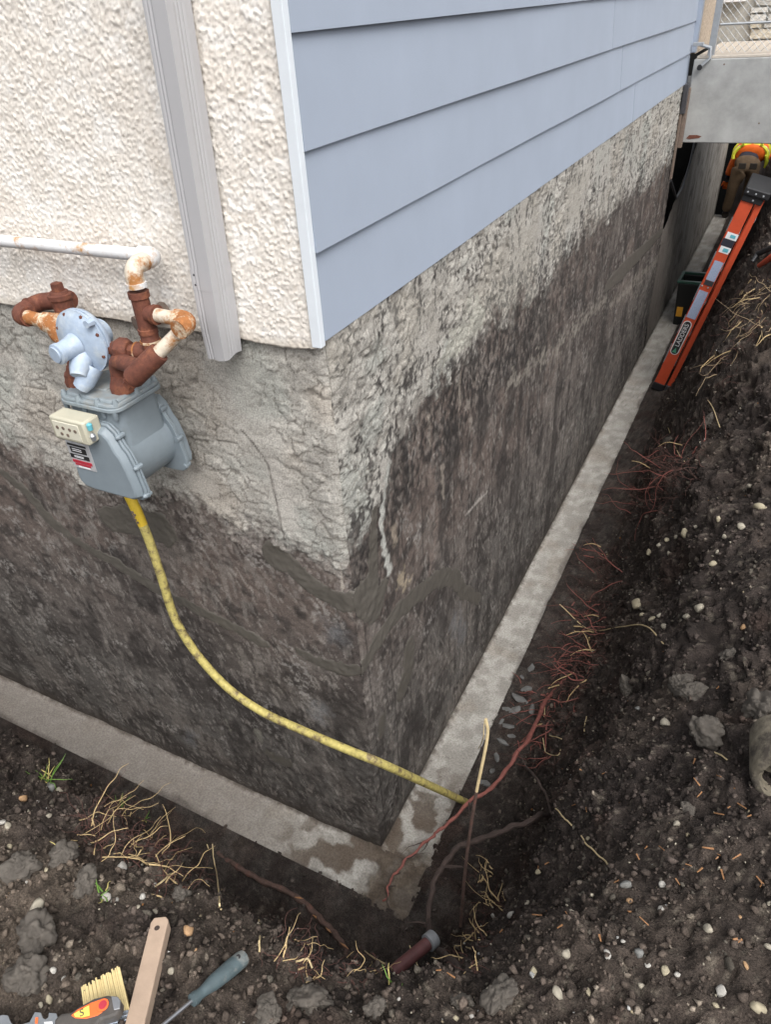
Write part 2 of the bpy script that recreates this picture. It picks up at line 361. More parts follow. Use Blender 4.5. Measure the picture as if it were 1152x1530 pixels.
        paint([R_(588, 792, .02), R_(592, 806, .016)], (.30, .25, .2), .8, .008, .014)
        paint([R_(597, 870, .02), R_(606, 876, .02)], (.36, .30, .22), .75, .02, .05)
        paint([R_(760, 575, .008), R_(790, 552, .012), R_(830, 522, .016), R_(858, 490, .022), R_(905, 448, .02)], (.27, .245, .21), .6, .03, .09)
        paint([R_(905, 462, .01), R_(940, 432, .02), R_(985, 385, .02), R_(1005, 350, .02)], (.27, .245, .21), .6, .03, .09)
        paint([R_(700, 600, .012), R_(705, 640, .008)], (.26, .23, .2), .6, .01, .03)
        paint([R_(640, 700, .02), R_(655, 760, .012), R_(642, 860, .01)], (.19, .15, .13), .6, .02, .03)
        paint([R_(695, 770, .005), R_(728, 735, .005)], (.36, .33, .3), .8, .006, .008)
        paint([R_(680, 930, .05), R_(690, 950, .05)], (.17, .17, .175), .55, .05, .05)
        for u, v in ((640, 620), (660, 700), (685, 560)): paint([R_(u, v, .01), R_(u + 3, v + 45, .004)], (.30, .26, .22), .6, .01, .02)
        paint([R_(995, 240, .04), R_(985, 290, .05)], (.085, .055, .04), .7, .04, .06)
    base_dark = ss(.10, .0, Z + .05 * wob + .03 * wob2); C = mixc(C, (.055, .045, .038), base_dark * .8)  # wall colour darkens towards the footing
    C = np.clip(C, .012, .8)
    return H, C, wob2, n3

PATCHES = [  # trowelled crack repairs on both faces: photograph measurements on the wall planes
 ('L', [[L_(-60, 660, .012), L_(0, 702, .014), L_(40, 735, .018), L_(80, 783, .02), L_(110, 806, .017), L_(150, 828, .017), L_(200, 858, .018), L_(250, 889, .02), L_(300, 912, .021), L_(350, 938, .019), L_(398, 964, .012)]]),
 ('L', [[L_(447, 974, .012), L_(480, 990, .018), L_(510, 999, .019), L_(532, 1000, .02)]]),
 ('L', [[L_(413, 830, .047), L_(418, 836, .045)], [L_(425, 838, .035), L_(450, 860, .028), L_(475, 882, .03), L_(505, 898, .032), L_(530, 900, .03)]]),
 ('L', [[L_(165, 775, .045), L_(200, 778, .06), L_(240, 790, .065)]]),
 ('L', [[L_(405, 1128, .022), L_(428, 1138, .022)]]),
 ('R', [[R_(541, 1000, .025), R_(555, 975, .028), R_(572, 945, .03), R_(595, 912, .034), R_(625, 888, .034), R_(655, 864, .035), R_(680, 862, .036), R_(690, 882, .028), R_(716, 896, .02)]]),
 ('R', [[R_(541, 890, .05), R_(560, 905, .06), R_(571, 880, .03)], [R_(558, 870, .03), R_(557, 800, .02), R_(558, 762, .012)]]),
 ('R', [[R_(612, 965, .035), R_(610, 1000, .045), R_(600, 1030, .045)]]),
 ('R', [[R_(571, 1075, .022), R_(570, 1095, .02)]]),
 ('R', [[R_(905, 430, .03), R_(930, 405, .06), R_(955, 380, .05), R_(985, 350, .03), R_(1005, 325, .02)]]),
]
def make_foundation(side):
    if side == 'L': A = steps((-4.5, -2.3, .05), (-2.3, -1.5, .009), (-1.5, .0, .0052)); A[-1] = 0.0
    else: A = np.concatenate([steps((0., 1.2, .0058)), growing(1.2, 5.83, .006, 1.006)[1:]])
    Zs = steps((0., .9, .0062), (.9, FOUND_TOP, .0052))
    AA, ZZ = np.meshgrid(A, Zs)
    H, C, w2, n3 = wall_surface(AA, ZZ, side)
    edge = ss(0., .03, -AA if side == 'L' else AA)                            # both faces meet on the arris
    rnd = np.exp(-((np.abs(AA)) / .018) ** 2) * -.006 * (1 + .8 * vn(np.stack([ZZ * 40, ZZ * 0, ZZ * 0], -1), 5))
    Hd = H * edge + rnd
    def pos(Hh):
        return np.stack([AA, -Hh, ZZ], -1) if side == 'L' else np.stack([Hh, AA, ZZ], -1)
    P = pos(Hd)
    if side == 'L': P[:, -1, 0] = rnd[:, -1]
    else: P[:, 0, 1] = -rnd[:, 0]; P = P[:, :, :]
    me = grid_mesh('foundation_wall', P, C)
    o = finish('foundation_wall', me, 'parge', house)
    for sd, lines in PATCHES:
        if sd != side: continue
        d = np.minimum.reduce([pl_dist(AA, ZZ, l) for l in lines]) - .010 + .010 * w2 + .005 * n3
        hp = Hd * .6 + .0012 - .010 * ss(-.001, .006, d) + .0012 * n3 * 0 + .0012 * fbm(np.stack([AA * 14, ZZ * 26, AA * 0], -1), 3, 7)
        hp = np.where(d < 0, np.maximum(hp, Hd + .0007), hp)
        msk = (d < .006); fm = msk[:-1, :-1] & msk[1:, :-1] & msk[:-1, 1:] & msk[1:, 1:]
        pm = grid_mesh('crack_repair', pos(hp), None, fm)
        if pm: finish('crack_repair', pm, 'wet_cement', house)
make_foundation('L'); make_foundation('R')

# far wall under the landing, its upper part broken away
AA, VV = np.meshgrid(growing(5.80, 11.5, .012, 1.012), steps((0, 1, .008)))
ztop = np.interp(AA, [5.83, 6.3, 6.9, 7.5, 8.4, 11.5], [1.15, 1.30, 1.47, 1.66, 1.93, 1.98]) + .03 * vn(np.stack([AA * 5, AA * 0, AA * 0], -1), 3)
ZZ = VV * ztop; Pn = np.stack([AA, ZZ, AA * 0 + 2.2], -1)
st = fbm(np.stack([AA * 22, ZZ * 3, AA * 0], -1), 4, 23); n4 = fbm(Pn * 7, 4, 29)
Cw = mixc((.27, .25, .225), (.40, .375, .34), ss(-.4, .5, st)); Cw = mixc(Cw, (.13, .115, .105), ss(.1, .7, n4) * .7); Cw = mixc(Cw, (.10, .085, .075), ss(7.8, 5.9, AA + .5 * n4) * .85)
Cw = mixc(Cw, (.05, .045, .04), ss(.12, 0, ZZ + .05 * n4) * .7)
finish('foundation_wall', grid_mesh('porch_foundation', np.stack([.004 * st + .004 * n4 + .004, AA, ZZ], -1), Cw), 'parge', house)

# dark boxes added behind the house walls to block light
mb = MB().box((-7, .02, -.3), (-.02, 5.8, 5.2)); mb.build('light_block', 'house_dark', house, False)
mb = MB().box((-7, 5.8, -.3), (-.55, 7.55, 2.3)).box((-7, 7.55, -.3), (-.03, 11.42, 1.9)); mb.build('rear_light_block', 'house_dark', house, False)

# dash stucco on the gable side
A = steps((-4.5, -1.5, .04), (-1.5, -.017, .0036)); Zs = steps((2.30, 3.2, .0036), (3.2, 5.2, .05))
AA, ZZ = np.meshgrid(A, Zs); Pn = np.stack([AA, ZZ, AA * 0 + 5.], -1)
f1, f2, cid = worley(Pn * 128, 3); g1, g2, gid = worley(Pn * 230 + 3, 33); n = fbm(Pn * 8, 3, 13)
Hs = .0046 * np.clip(1 - f1 * 1.5, 0, 1) ** .6 * np.clip(cid * 1.7 - .35, 0, 1.1) + .0030 * np.clip(1 - g1 * 1.45, 0, 1) ** .7 * (gid > .3) + .002 * n
Cs = mixc((.79, .745, .685), (.86, .83, .785), ss(-.1, .6, fbm(Pn * 25, 3, 43))); Cs = mixc(Cs, (.74, .68, .61), ss(.25, .7, n) * .4)
Cs = mixc(Cs, (.50, .44, .37), ss(.62, .9, f1) * .45)
Cs = mixc(Cs, (.52, .46, .38), ss(.035, .0, ZZ - 2.30 + .01 * n) * .6)
bot = ss(.035, .0, ZZ - 2.30 - .012 * (1 + fbm(Pn * 9, 3, 91)) * 0)
Ps = np.stack([AA, -.022 - Hs * (1 - .5 * bot), ZZ], -1)
lip = Ps[:1].copy(); lip[..., 2] -= .001; lip2 = Ps[:1].copy(); lip2[..., 1] = .0; lip2[..., 2] += .003
wav = .006 * fbm(np.stack([A * 7, A * 0, A * 0], -1), 4, 19); Ps[0, :, 2] += wav; Ps[1, :, 2] += wav * .5; lip2[0, :, 2] += wav
finish('stucco_wall', grid_mesh('stucco_wall', np.concatenate([lip2, Ps], 0), np.concatenate([Cs[:1], Cs], 0)), 'stucco', house)

# lap siding: each board its own piece, butt joints as in the photo
LAP, SB = .2125, 2.325
seams = [at(957, 150, x=.04)[1], at(940, 100, x=.04)[1], at(929, 40, x=.04)[1]]
SEND = 5.86
for k in range(13):
    z0 = SB + k * LAP; z1 = z0 + LAP + .02
    cut = seams[k] if k < 3 else rng.uniform(1.5, 4.5)
    for a, b in ((-.0115, cut - .004), (cut + .004, SEND)):
        n = 12; vs = []; 
        for i in range(n + 1):
            y = a + (b - a) * i / n; wv = .0018 * math.sin(y * 2.3 + k * 1.7) + .0008 * math.sin(y * 9.1 + k)
            vs += [(.008 + wv, y, z0), (.005 + wv, y, z0 + .001), (-.004 + wv, y, z0 + .004), (-.016, y, z1), (-.005 + wv, y, z1)]
        m_ = MB(); fs = []
        for i in range(n):
            o_ = i * 5; p_ = o_ + 5
            fs += [(o_, p_, p_ + 4, o_ + 4), (o_ + 1, o_, p_, p_ + 1)[::-1], (o_ + 2, o_ + 1, p_ + 1, p_ + 2), (o_ + 3, o_ + 2, p_ + 2, p_ + 3), (o_ + 4, o_ + 3, p_ + 3, p_ + 4)]
        fs += [(0, 4, 3, 2, 1), tuple(n * 5 + i for i in (0, 1, 2, 3, 4))]
        m_.add(vs, fs).build('siding_board', 'siding', house, True, angle=25)
# corner trims
MB().box((-.020, -.034, SB - .012), (.006, -.030, 5.2)).box((.0025, -.030, SB - .012), (.006, -.012, 5.2)).build('corner_trim', 'trim', house, False, bevel=.001)
MB().box((-.02, SEND + .001, SB + .21), (.034, SEND + .09, 5.2)).build('corner_trim', 'siding', house, False, bevel=.002)
MB().box((-.018, .03, SB - .004), (.004, 5.8, SB + .012)).build('starter_strip', 'galv', house, False)
# rough wall and broken flashing at the far end of the siding
MB().box((-.3, 5.96, 2.52), (.02, 7.5, 5.2)).build('pebble_wall', 'pebble_wall', house, False)
MB().box((.012, 5.66, 2.12), (.05, 5.76, 2.33)).build('flashing', 'dark_steel', house, False, bevel=.003)
MB().box((.03, 5.70, 1.86), (.06, 5.765, 2.30)).box((.012, 5.665, 1.62), (.03, 5.70, 2.12)).build('flashing', 'old_pipe', house, False, bevel=.003)
MB().tube([(.03, 5.62, 1.62), (.06, 5.75, 1.50), (.05, 6.0, 1.40), (.05, 6.35, 1.42), (.03, 6.8, 1.55), (0., 7.2, 1.75)], .011, 8).build('cable', 'black_plastic', house)

# footing
def make_footing(side):
    if side == 'L': A = steps((-4.5, -2.2, .05), (-2.2, .225, .008))
    else: A = np.concatenate([steps((-.01, 1.4, .008)), growing(1.4, 11.5, .009, 1.012)[1:]])
    W = steps((0, .215, .007)); D = np.array([.01, .03, .06, .1, .16, .25])
    AA, WW = np.meshgrid(A, np.concatenate([W, np.full(len(D), .215)])); ZZ = np.concatenate([np.zeros(len(W)), -D])[:, None] + AA * 0
    P = np.stack([AA, WW, ZZ + (1.3 if side == 'L' else 4.4)], -1); n1 = fbm(P * 6, 4, 3); n2 = fbm(P * 40, 4, 7); n3 = fbm(np.stack([AA * 5, AA * 0, AA * 0], -1), 5, 11)
    frac = WW / .215; rag = frac ** 3 * (.022 * n3 + .006 * n2)
    inner = ss(.02, 0, WW)
    H = .004 * n1 + .002 * n2 - .012 * ss(.9, 1., frac) * (.5 + .5 * n1) * (ZZ > -.005) + .012 * ss(.03, 0, WW + .01 * n2)
    top = mixc((.28, .265, .24), (.385, .37, .34), ss(-.4, .5, fbm(P * 18, 4, 21))); top = mixc(top, (.24, .21, .175), ss(.05, .6, n1) * .5)
    if side == 'L': top = mixc(top, (.215, .19, .168), ss(-.15, -.8, AA + .2 * n1) * .75)
    blot = fbm(P * 9 + 4, 4, 33)
    near = ss(-.62, -.2, AA) if side == 'L' else ss(.75, .15, AA)
    top = mixc(top, (.085, .06, .042), ss(.12, .32, blot + .35 * near - .1) * near * .85)
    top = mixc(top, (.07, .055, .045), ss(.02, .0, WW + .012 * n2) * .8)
    cm_ = ss(-.10, .04, AA + .05 * n1 + .04 * n2) if side == 'L' else ss(.12, -.02, AA + .05 * n1 + .03 * n2); top = mixc(top, mixc((.075, .058, .044), (.13, .105, .08), ss(-.3, .5, fbm(P * 25, 3, 78))), cm_ * .9); H = H + cm_ * (.012 + .01 * n1 + .006 * n2) * (ZZ > -.005)
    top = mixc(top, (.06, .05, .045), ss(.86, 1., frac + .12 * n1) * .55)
    crk = ss(.012, .002, np.abs(n1)) * (fbm(P * 2, 2, 77) > .1); top = mixc(top, (.10, .085, .075), crk * .6)
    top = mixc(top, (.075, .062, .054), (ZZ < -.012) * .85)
    if side == 'L': PP = np.stack([AA, -(WW + rag), ZZ + H], -1)
    else: PP = np.stack([WW + rag, AA, ZZ + H + .0025], -1)
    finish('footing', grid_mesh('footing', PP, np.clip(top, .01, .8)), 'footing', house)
make_footing('L'); make_footing('R')

# ================================================================== GROUND (excavated bank)
KX, KY = .205, -.205
LP = [(0, -.075), (.08, -.07), (.15, -.01), (.24, .20), (.34, .52), (.44, .83), (.55, 1.05), (.70, 1.21), (.9, 1.31), (1.2, 1.38), (2, 1.45), (6, 1.5), (30, 1.5)]
FP = [(0, -.085), (.14, -.08), (.24, -.02), (.33, .16), (.43, .48), (.54, .86), (.66, 1.13), (.80, 1.25), (1.0, 1.33), (1.3, 1.40), (2, 1.47), (6, 1.5), (30, 1.5)]
RP = [(0, -.07), (.10, -.07), (.19, -.04), (.30, .10), (.42, .36), (.58, .70), (.74, 1.0), (.92, 1.24), (1.15, 1.38), (1.5, 1.46), (2, 1.5), (6, 1.55), (30, 1.55)]
QP = [(0, -.06), (.12, -.06), (.20, .0), (.29, .20), (.40, .62), (.52, 1.06), (.66, 1.40), (.82, 1.56), (1.1, 1.66), (1.5, 1.7), (2, 1.7), (6, 1.7), (30, 1.7)]
D = np.concatenate([steps((0, .16, .008), (.16, .70, .0038), (.70, 1.30, .0078), (1.30, 2.2, .05)), growing(2.2, 30, .1, 1.5)[1:]])
sl_ = steps((-30, -8, 4), (-8, -2.4, .25), (-2.4, -1.7, .02), (-1.7, KX, .0078))[:-1]
fan = np.linspace(0, 1, 120)
sr_ = np.concatenate([steps((KY, 2.0, .0085)), growing(2.0, 11.6, .009, 1.016)[1:], np.array([12.5, 14, 20, 40])])[1:]
nS = len(sl_) + len(fan) + len(sr_)
BX = np.concatenate([sl_, np.full(len(fan), KX), np.full(len(sr_), KX)]); BY = np.concatenate([np.full(len(sl_), KY), np.full(len(fan), KY), sr_])
th = np.concatenate([np.zeros(len(sl_)), fan * math.pi / 2, np.full(len(sr_), math.pi / 2)])
NX, NY = np.sin(th), -np.cos(th)
def prof(P): return np.interp(D, [p[0] for p in P], [p[1] for p in P])
lp, fp, rp, qp = prof(LP), prof(FP), prof(RP), prof(QP)
wl = np.concatenate([ss(-.15, -.75, sl_), np.zeros(len(fan) + len(sr_))])
wr = np.concatenate([np.zeros(len(sl_)), ss(.55, 1., fan) * .4, .4 + .6 * ss(KY, .5, sr_)])
wq = np.concatenate([np.zeros(len(sl_) + len(fan)), ss(1.6, 4.2, sr_)])
wf = np.clip(1 - wl - wr, 0, 1)
ZB = (wl[:, None] * lp + wf[:, None] * fp + wr[:, None] * rp); ZB = ZB * (1 - wq[:, None]) + wq[:, None] * qp
# smooth profile kinks, wander the cut's edge along its length
Sarc = np.concatenate([[0], np.cumsum(np.hypot(np.diff(BX + NX * .5), np.diff(BY + NY * .5)))])
GX = BX[:, None] + NX[:, None] * D; GY = BY[:, None] + NY[:, None] * D
wander = .055 * fbm(np.stack([Sarc * 1.6, Sarc * 0, Sarc * 0], -1), 4, 5)[:, None] * ss(.1, .35, D) * ss(3, 1.3, D)
GX = GX + NX[:, None] * wander; GY = GY + NY[:, None] * wander
far_end = ss(11.6, 13.5, GY) * (D[None, :] < 9); ZB = np.maximum(ZB, far_end * 1.6)
G = np.stack([GX, GY, ZB], -1)
T1 = np.gradient(G, axis=0); T2 = np.gradient(G, axis=1); NRM = np.cross(T1, T2); NRM /= np.linalg.norm(NRM, axis=-1, keepdims=True) + 1e-12
NRM *= np.where(NRM[..., 2:3] < 0, -1, 1)
nearm = ((GY < 6) & (GX > -2.6) & (D[None, :] < 1.4))
bank = ss(.06, .3, D)[None, :] + GX * 0
def clods(p, k, s): f1, f2, cid = worley(p * k, s); return np.clip(1 - f1 * 1.15, 0, 1) ** .8 * (.3 + 1.1 * cid), cid
Hn = .055 * fbm(G * 2.3, 3, 1) * bank
c1, i1 = clods(G + .02 * fbm(G * 20, 2, 8)[..., None], 11, 2); c2, i2 = clods(G + .012 * fbm(G * 34, 2, 9)[..., None], 27, 12); c3, i3 = clods(G, 62, 22)
rough = .25 + .75 * ss(-.35, .35, fbm(G * 3, 3, 44))
topm = ss(.55, .8, D)[None, :] + GX * 0
Hn = Hn + bank * ((.030 + .022 * topm) * c1 * rough + .019 * c2 * (.5 + .5 * rough) + .0125 * c3) + (1 - bank) * (.006 * c3 + .014 * c2) + .0055 * fbm(G * 110, 2, 66) + .012 * bank * fbm(G * 18, 4, 67)
Hn = Hn - bank * .034
G2 = G + NRM * Hn[..., None]
G2[:, 0, :] = G[:, 0, :]
Cg = mixc((.036, .0295, .0265), (.056, .046, .041), ss(-.4, .6, fbm(G * 9, 4, 71)))
dry = ss(.0, .7, fbm(G * 3.2, 4, 81) + .3 * topm + .35 * (i1 - .5)) * (.35 + .65 * topm)
Cg = mixc(Cg, (.088, .072, .059), dry * .55 * ss(.0, .5, c1 + .4 * c2))
left_top = ss(.6, -.1, GX) * topm; Cg = mixc(Cg, (.125, .104, .083), left_top * ss(.0, .55, fbm(G * 7, 4, 82) + .3) * .55)
Cg = mixc(Cg, (.038, .024, .019), ss(.25, .6, fbm(G * 5, 3, 91)) * .5)
floor = 1 - bank; Cg = mixc(Cg, (.062, .056, .051), floor * ss(-.3, .5, fbm(G * 14, 4, 95)) * .8)
Cg = mixc(Cg, (.30, .27, .22), ss(.62, .78, fbm(G * 75, 2, 99)) * .35 * bank)
Cg = Cg * ((.72 + .5 * i2) * (.78 + .4 * i3) * (.85 + .3 * i1))[..., None] * np.array([1.25, 1.2, 1.17])
gme = grid_mesh('ground', G2, np.clip(Cg, .008, .5))
ground = finish('ground', gme, 'soil', origin=(0, 0, 0)); ground['kind'] = 'structure'
gV = G2.reshape(-1, 3); gC = Cg.reshape(-1, 3)
idx = np.arange(G2.shape[0] * G2.shape[1]).reshape(G2.shape[:2])
near_rows = np.where((BY < 6.5) & (BX > -2.6))[0]; r0, r1 = near_rows[0], near_rows[-1]; cN = int((D < 1.6).sum())
# coarser copy for dropping things on to the soil
sub = G2[r0:r1:2, :cN:2]; si = np.arange(sub.shape[0] * sub.shape[1]).reshape(sub.shape[:2])
sq = np.stack([si[:-1, :-1], si[:-1, 1:], si[1:, 1:], si[1:, :-1]], -1).reshape(-1, 4)
BVH = BVHTree.FromPolygons([tuple(v) for v in sub.reshape(-1, 3)], [tuple(int(i) for i in q) for q in sq])
CV = Vector(CAM)
def on_soil(u, v):
    hit, nrm, i, d = BVH.ray_cast(CV, Vector(ray(u, v)).normalized(), 40)
    if hit is None: return None, None
    if nrm.dot(CV - hit) < 0: nrm = -nrm
    return hit, nrm
def drop(x, y):
    hit, nrm, i, d = BVH.ray_cast(Vector((x, y, 4)), Vector((0, 0, -1)), 10)
    return hit, (nrm if nrm is None or nrm.z > 0 else -nrm)

# ---- crumbs and grit: nobody could count them
t_ = (1 + 5 ** .5) / 2
ICO = np.array([(-1,t_,0),(1,t_,0),(-1,-t_,0),(1,-t_,0),(0,-1,t_),(0,1,t_),(0,-1,-t_),(0,1,-t_),(t_,0,-1),(t_,0,1),(-t_,0,-1),(-t_,0,1)]) / math.hypot(1, t_)
ICF = np.array([(0,11,5),(0,5,1),(0,1,7),(0,7,10),(0,10,11),(1,5,9),(5,11,4),(11,10,2),(10,7,6),(7,1,8),(3,9,4),(3,4,2),(3,2,6),(3,6,8),(3,8,9),(4,9,5),(2,4,11),(6,2,10),(8,6,7),(9,8,1)])
def scatter(name, n, size, cols, mask, label, cat, flat=.75, lift=.3, seed=1):
    R_s = np.random.RandomState(seed)
    sub_ = np.zeros(G2.shape[:2], bool); sub_[r0:r1, :cN] = True
    area = np.linalg.norm(np.cross(np.gradient(G2, axis=0), np.gradient(G2, axis=1)), axis=-1)
    dist = np.linalg.norm(G2 - CAM, axis=-1)
    wgt = (area * sub_ * mask / np.maximum(dist, 1.) ** 1.6).ravel(); wgt /= wgt.sum()
    ii = R_s.choice(len(wgt), n, p=wgt); P0 = gV[ii] + R_s.normal(0, .003, (n, 3)); NN = NRM.reshape(-1, 3)[ii]
    sz = size[0] * (size[1] / size[0]) ** (R_s.rand(n) ** 2.2)
    V = ICO[None] * (1 + .38 * R_s.normal(size=(n, 12, 1))).clip(.5, 1.7) * (1 + .35 * R_s.uniform(-1, 1, (n, 1, 3)))
    q = R_s.normal(size=(n, 4)); q /= np.linalg.norm(q, axis=1, keepdims=True)
    w_, x, y, z = q.T
    Rm = np.stack([np.stack([1-2*(y*y+z*z), 2*(x*y-z*w_), 2*(x*z+y*w_)], -1), np.stack([2*(x*y+z*w_), 1-2*(x*x+z*z), 2*(y*z-x*w_)], -1), np.stack([2*(x*z-y*w_), 2*(y*z+x*w_), 1-2*(x*x+y*y)], -1)], 1)
    V = np.einsum('nij,nkj->nki', Rm, V) * sz[:, None, None] + (P0 + NN * (sz * lift)[:, None])[:, None]
    F = (ICF[None] + 12 * np.arange(n)[:, None, None]).reshape(-1, 3)
    ci = R_s.rand(n); C = np.zeros((n, 3)); acc = 0
    for c, p_ in cols:
        sel = (ci >= acc) & (ci < acc + p_); acc += p_
        C[sel] = (gC[ii[sel]] * R_s.uniform(.75, 1.45, (sel.sum(), 1))) if c is None else np.array(c) * R_s.uniform(.6, 1.2, (sel.sum(), 1))
    me = raw_mesh(name, V.reshape(-1, 3), F, np.repeat(C, 12, 0))
    o = finish(name, me, 'crumb', smooth=False); tag(o, label, cat, kind='stuff'); return o
bm_ = (bank > .5) * 1.0
scatter('soil_crumbs', 52000, (.0018, .0095), [(None, .93), ((.10, .088, .072), .07)], bm_ + .4, 'loose crumbs of dark soil covering the bank', 'soil', seed=3)
scatter('grit', 1900, (.0014, .0052), [((.42, .38, .30), .45), ((.30, .25, .17), .3), ((.5, .5, .48), .15), ((.30, .14, .05), .10)], bm_ * (.3 + ss(-.1, .5, fbm(G * 2.6, 3, 140))), 'pale grit sprinkled through the dark soil', 'grit', lift=.5, seed=5)

# ================================================================== DOWNSPOUT
def at_y(u, v, y): return Vector(at(u, v, y=y))
ds = empty('downspout', (-.27, -.09, 2.27), 'grey ribbed metal downspout ending just above the foundation', 'downspout')
def ds_section(z):
    cx = -.262 - .030 * (3.05 - z) / .75 + .022; y0, y1 = -.112, -.034
    k = max(0., (2.36 - z) / .09)                                               # crushed lower lip
    w2 = .029 - .003 * k; y0 += .006 * k
    out = []
    def side(p, q, nrm, ribs):
        n = 24
        for i in range(n):
            t = i / n; a = (p[0] + (q[0] - p[0]) * t, p[1] + (q[1] - p[1]) * t)
            d = 0.
            for c in ribs: d += .0020 * max(0., 1 - abs(t - c) / .06)
            out.append((a[0] - nrm[0] * d, a[1] - nrm[1] * d, z))
    side((cx - w2, y0), (cx + w2, y0), (0, -1), (.18, .34))
    side((cx + w2, y0), (cx + w2, y1), (1, 0), (.36, .5, .64))
    side((cx + w2, y1), (cx - w2, y1), (0, 1), ())
    side((cx - w2, y1), (cx - w2, y0), (-1, 0), (.3, .5, .7))
    return out
def ds_tube(name, z0, z1, material, grow=0., seg=8):
    m_ = MB(); secs = []
    for i in range(seg + 1):
        z = z0 + (z1 - z0) * i / seg; s_ = ds_section(z)
        c = Vector((sum(p[0] for p in s_) / len(s_), sum(p[1] for p in s_) / len(s_), z))
        secs.append([tuple(c + (Vector(p) - c) * (1 + grow)) for p in s_])
        if i == 0 and name == 'outlet':
            secs[0] = [(p[0], p[1], p[2] + .0015 * math.sin(p[0] * 150) + .003 * math.sin(p[1] * 90)) for p in secs[0]]
    n = len(secs[0]); vs = [p for s_ in secs for p in s_]
    m_.add(vs, [(i * n + j, i * n + (j + 1) % n, (i + 1) * n + (j + 1) % n, (i + 1) * n + j) for i in range(seg) for j in range(n)] + [tuple(range(n)), tuple(range(seg * n, seg * n + n))])
    return m_.build(name, material, ds, angle=22)
ds_tube('pipe', 2.470, 5.2, 'downspout', 0., 14); ds_tube('outlet', 2.272, 2.478, 'downspout', .018, 10)
MB().add([v for z in (2.455, 2.505) for v in [tuple(Vector((sum(p[0] for p in ds_section(z)) / 96, sum(p[1] for p in ds_section(z)) / 96, z)) + (Vector(p) - Vector((sum(q[0] for q in ds_section(z)) / 96, sum(q[1] for q in ds_section(z)) / 96, z))) * 1.035) for p in ds_section(z)]],
         [(j, (j + 1) % 96, 96 + (j + 1) % 96, 96 + j) for j in range(96)]).build('joint_band', 'downspout', ds)
for z in (2.468, 2.492):
    c = ds_section(z)[8]; MB().lathe((c[0] - .012, c[1] + .001, z), (0, -1, 0), [(0, .0035), (.003, .0035), (.004, .002)], 8).build('rivet', 'dark_steel', ds)

# ================================================================== GAS METER
gm = empty('gas_meter', (-.60, -.19, 1.885), 'grey cast gas meter with a dial window hung off the wall', 'gas meter')
XC = -.600
def FR(y): return Matrix(((1, 0, 0, XC), (0, 0, -1, y), (0, 1, 0, 0), (0, 0, 0, 1)))     # local xy = wall x,z ; local z towards -y
def cover_outline(g=0.):
    pts = [(-.088, 2.118), (.052, 2.118), (.075, 2.098), (.090, 2.058), (.103, 2.040), (.118, 1.990), (.128, 1.925), (.124, 1.897), (.106, 1.885), (.06, 1.882), (-.06, 1.882), (-.100, 1.888), (-.119, 1.905), (-.122, 1.93), (-.117, 2.0), (-.110, 2.06), (-.100, 2.10)]
    c = (0., 2.0); return [(c[0] + (x - c[0]) * (1 + g), c[1] + (z - c[1]) * (1 + g)) for x, z in pts]
fc = MB().prism(cover_outline(), FR(-.268), 0, .010).prism(cover_outline(-.05), FR(-.278), 0, .022, .012).build('front_cover', 'meter', gm, bevel=.004)
MB().prism(cover_outline(.012), FR(-.262), 0, .007).build('flange', 'meter', fc, bevel=.0015)
rc = MB().prism(cover_outline(), FR(-.088), 0, .010).prism(cover_outline(-.07), FR(-.062), 0, -.022 + .048, .0).build('rear_cover', 'meter', gm, bevel=.004)
MB().prism(cover_outline(.012), FR(-.097), 0, .007).build('flange', 'meter', rc, bevel=.0015)
bolts = [(-.108, 2.085), (.082, 2.085), (.117, 1.995), (.121, 1.905), (-.113, 1.91), (-.108, 2.0), (0, 1.89)]
for bx, bz in bolts:
    for y, dr, par in ((-.2785, -1, fc), (-.088, 1, rc)):
        MB().lathe((XC + bx, y, bz), (0, dr, 0), [(-.022, .0075), (-.002, .0078), (.004, .006), (.007, .003)], 8).build('bolt', 'meter', par)
# barrel between the covers and the square neck above it
MB().lathe((XC + .004, -.265, 1.985), (0, 1, 0), [(0, .104), (.012, .098), (.16, .098), (.18, .106)], 40).build('barrel', 'meter', gm)
def rrect(hx, hy, r, n=6):
    o = []
    for cx, cy, a0 in ((hx - r, hy - r, 0), (-hx + r, hy - r, 90), (-hx + r, -hy + r, 180), (hx - r, -hy + r, 270)):
        for i in range(n + 1):
            a = math.radians(a0 + 90 * i / n); o.append((cx + r * math.cos(a), cy + r * math.sin(a)))
    return o
def TZ(x, y): return Matrix.Translation((x, y, 0))
NXc, NYc = XC - .012, -.178
neck = MB(); lo_, hi_ = rrect(.100, .086, .03), rrect(.094, .082, .03); n = len(lo_)
neck.add([(NXc + p[0], NYc + p[1], 2.02) for p in lo_] + [(NXc + p[0], NYc + p[1], 2.155) for p in hi_], [tuple(range(n))[::-1], tuple(range(n, 2 * n))] + [(i, (i + 1) % n, n + (i + 1) % n, n + i) for i in range(n)])
neck.build('neck', 'meter', gm, bevel=.003)
tp = MB().prism(rrect(.110, .098, .034), TZ(NXc, NYc), 2.152, 2.164).prism(rrect(.107, .095, .033), TZ(NXc, NYc), 2.1645, 2.174, .003).build('top_plate', 'meter_top', gm, bevel=.0025)
MB().prism(rrect(.098, .083, .03), TZ(NXc, NYc), 2.173, 2.182, .006).build('raised_panel', 'meter_top', tp, bevel=.003)
MB().prism(rrect(.034, .045, .008), TZ(NXc - .008, NYc + .005), 2.181, 2.187, .002).build('raised_panel', 'meter_top', tp, bevel=.001)
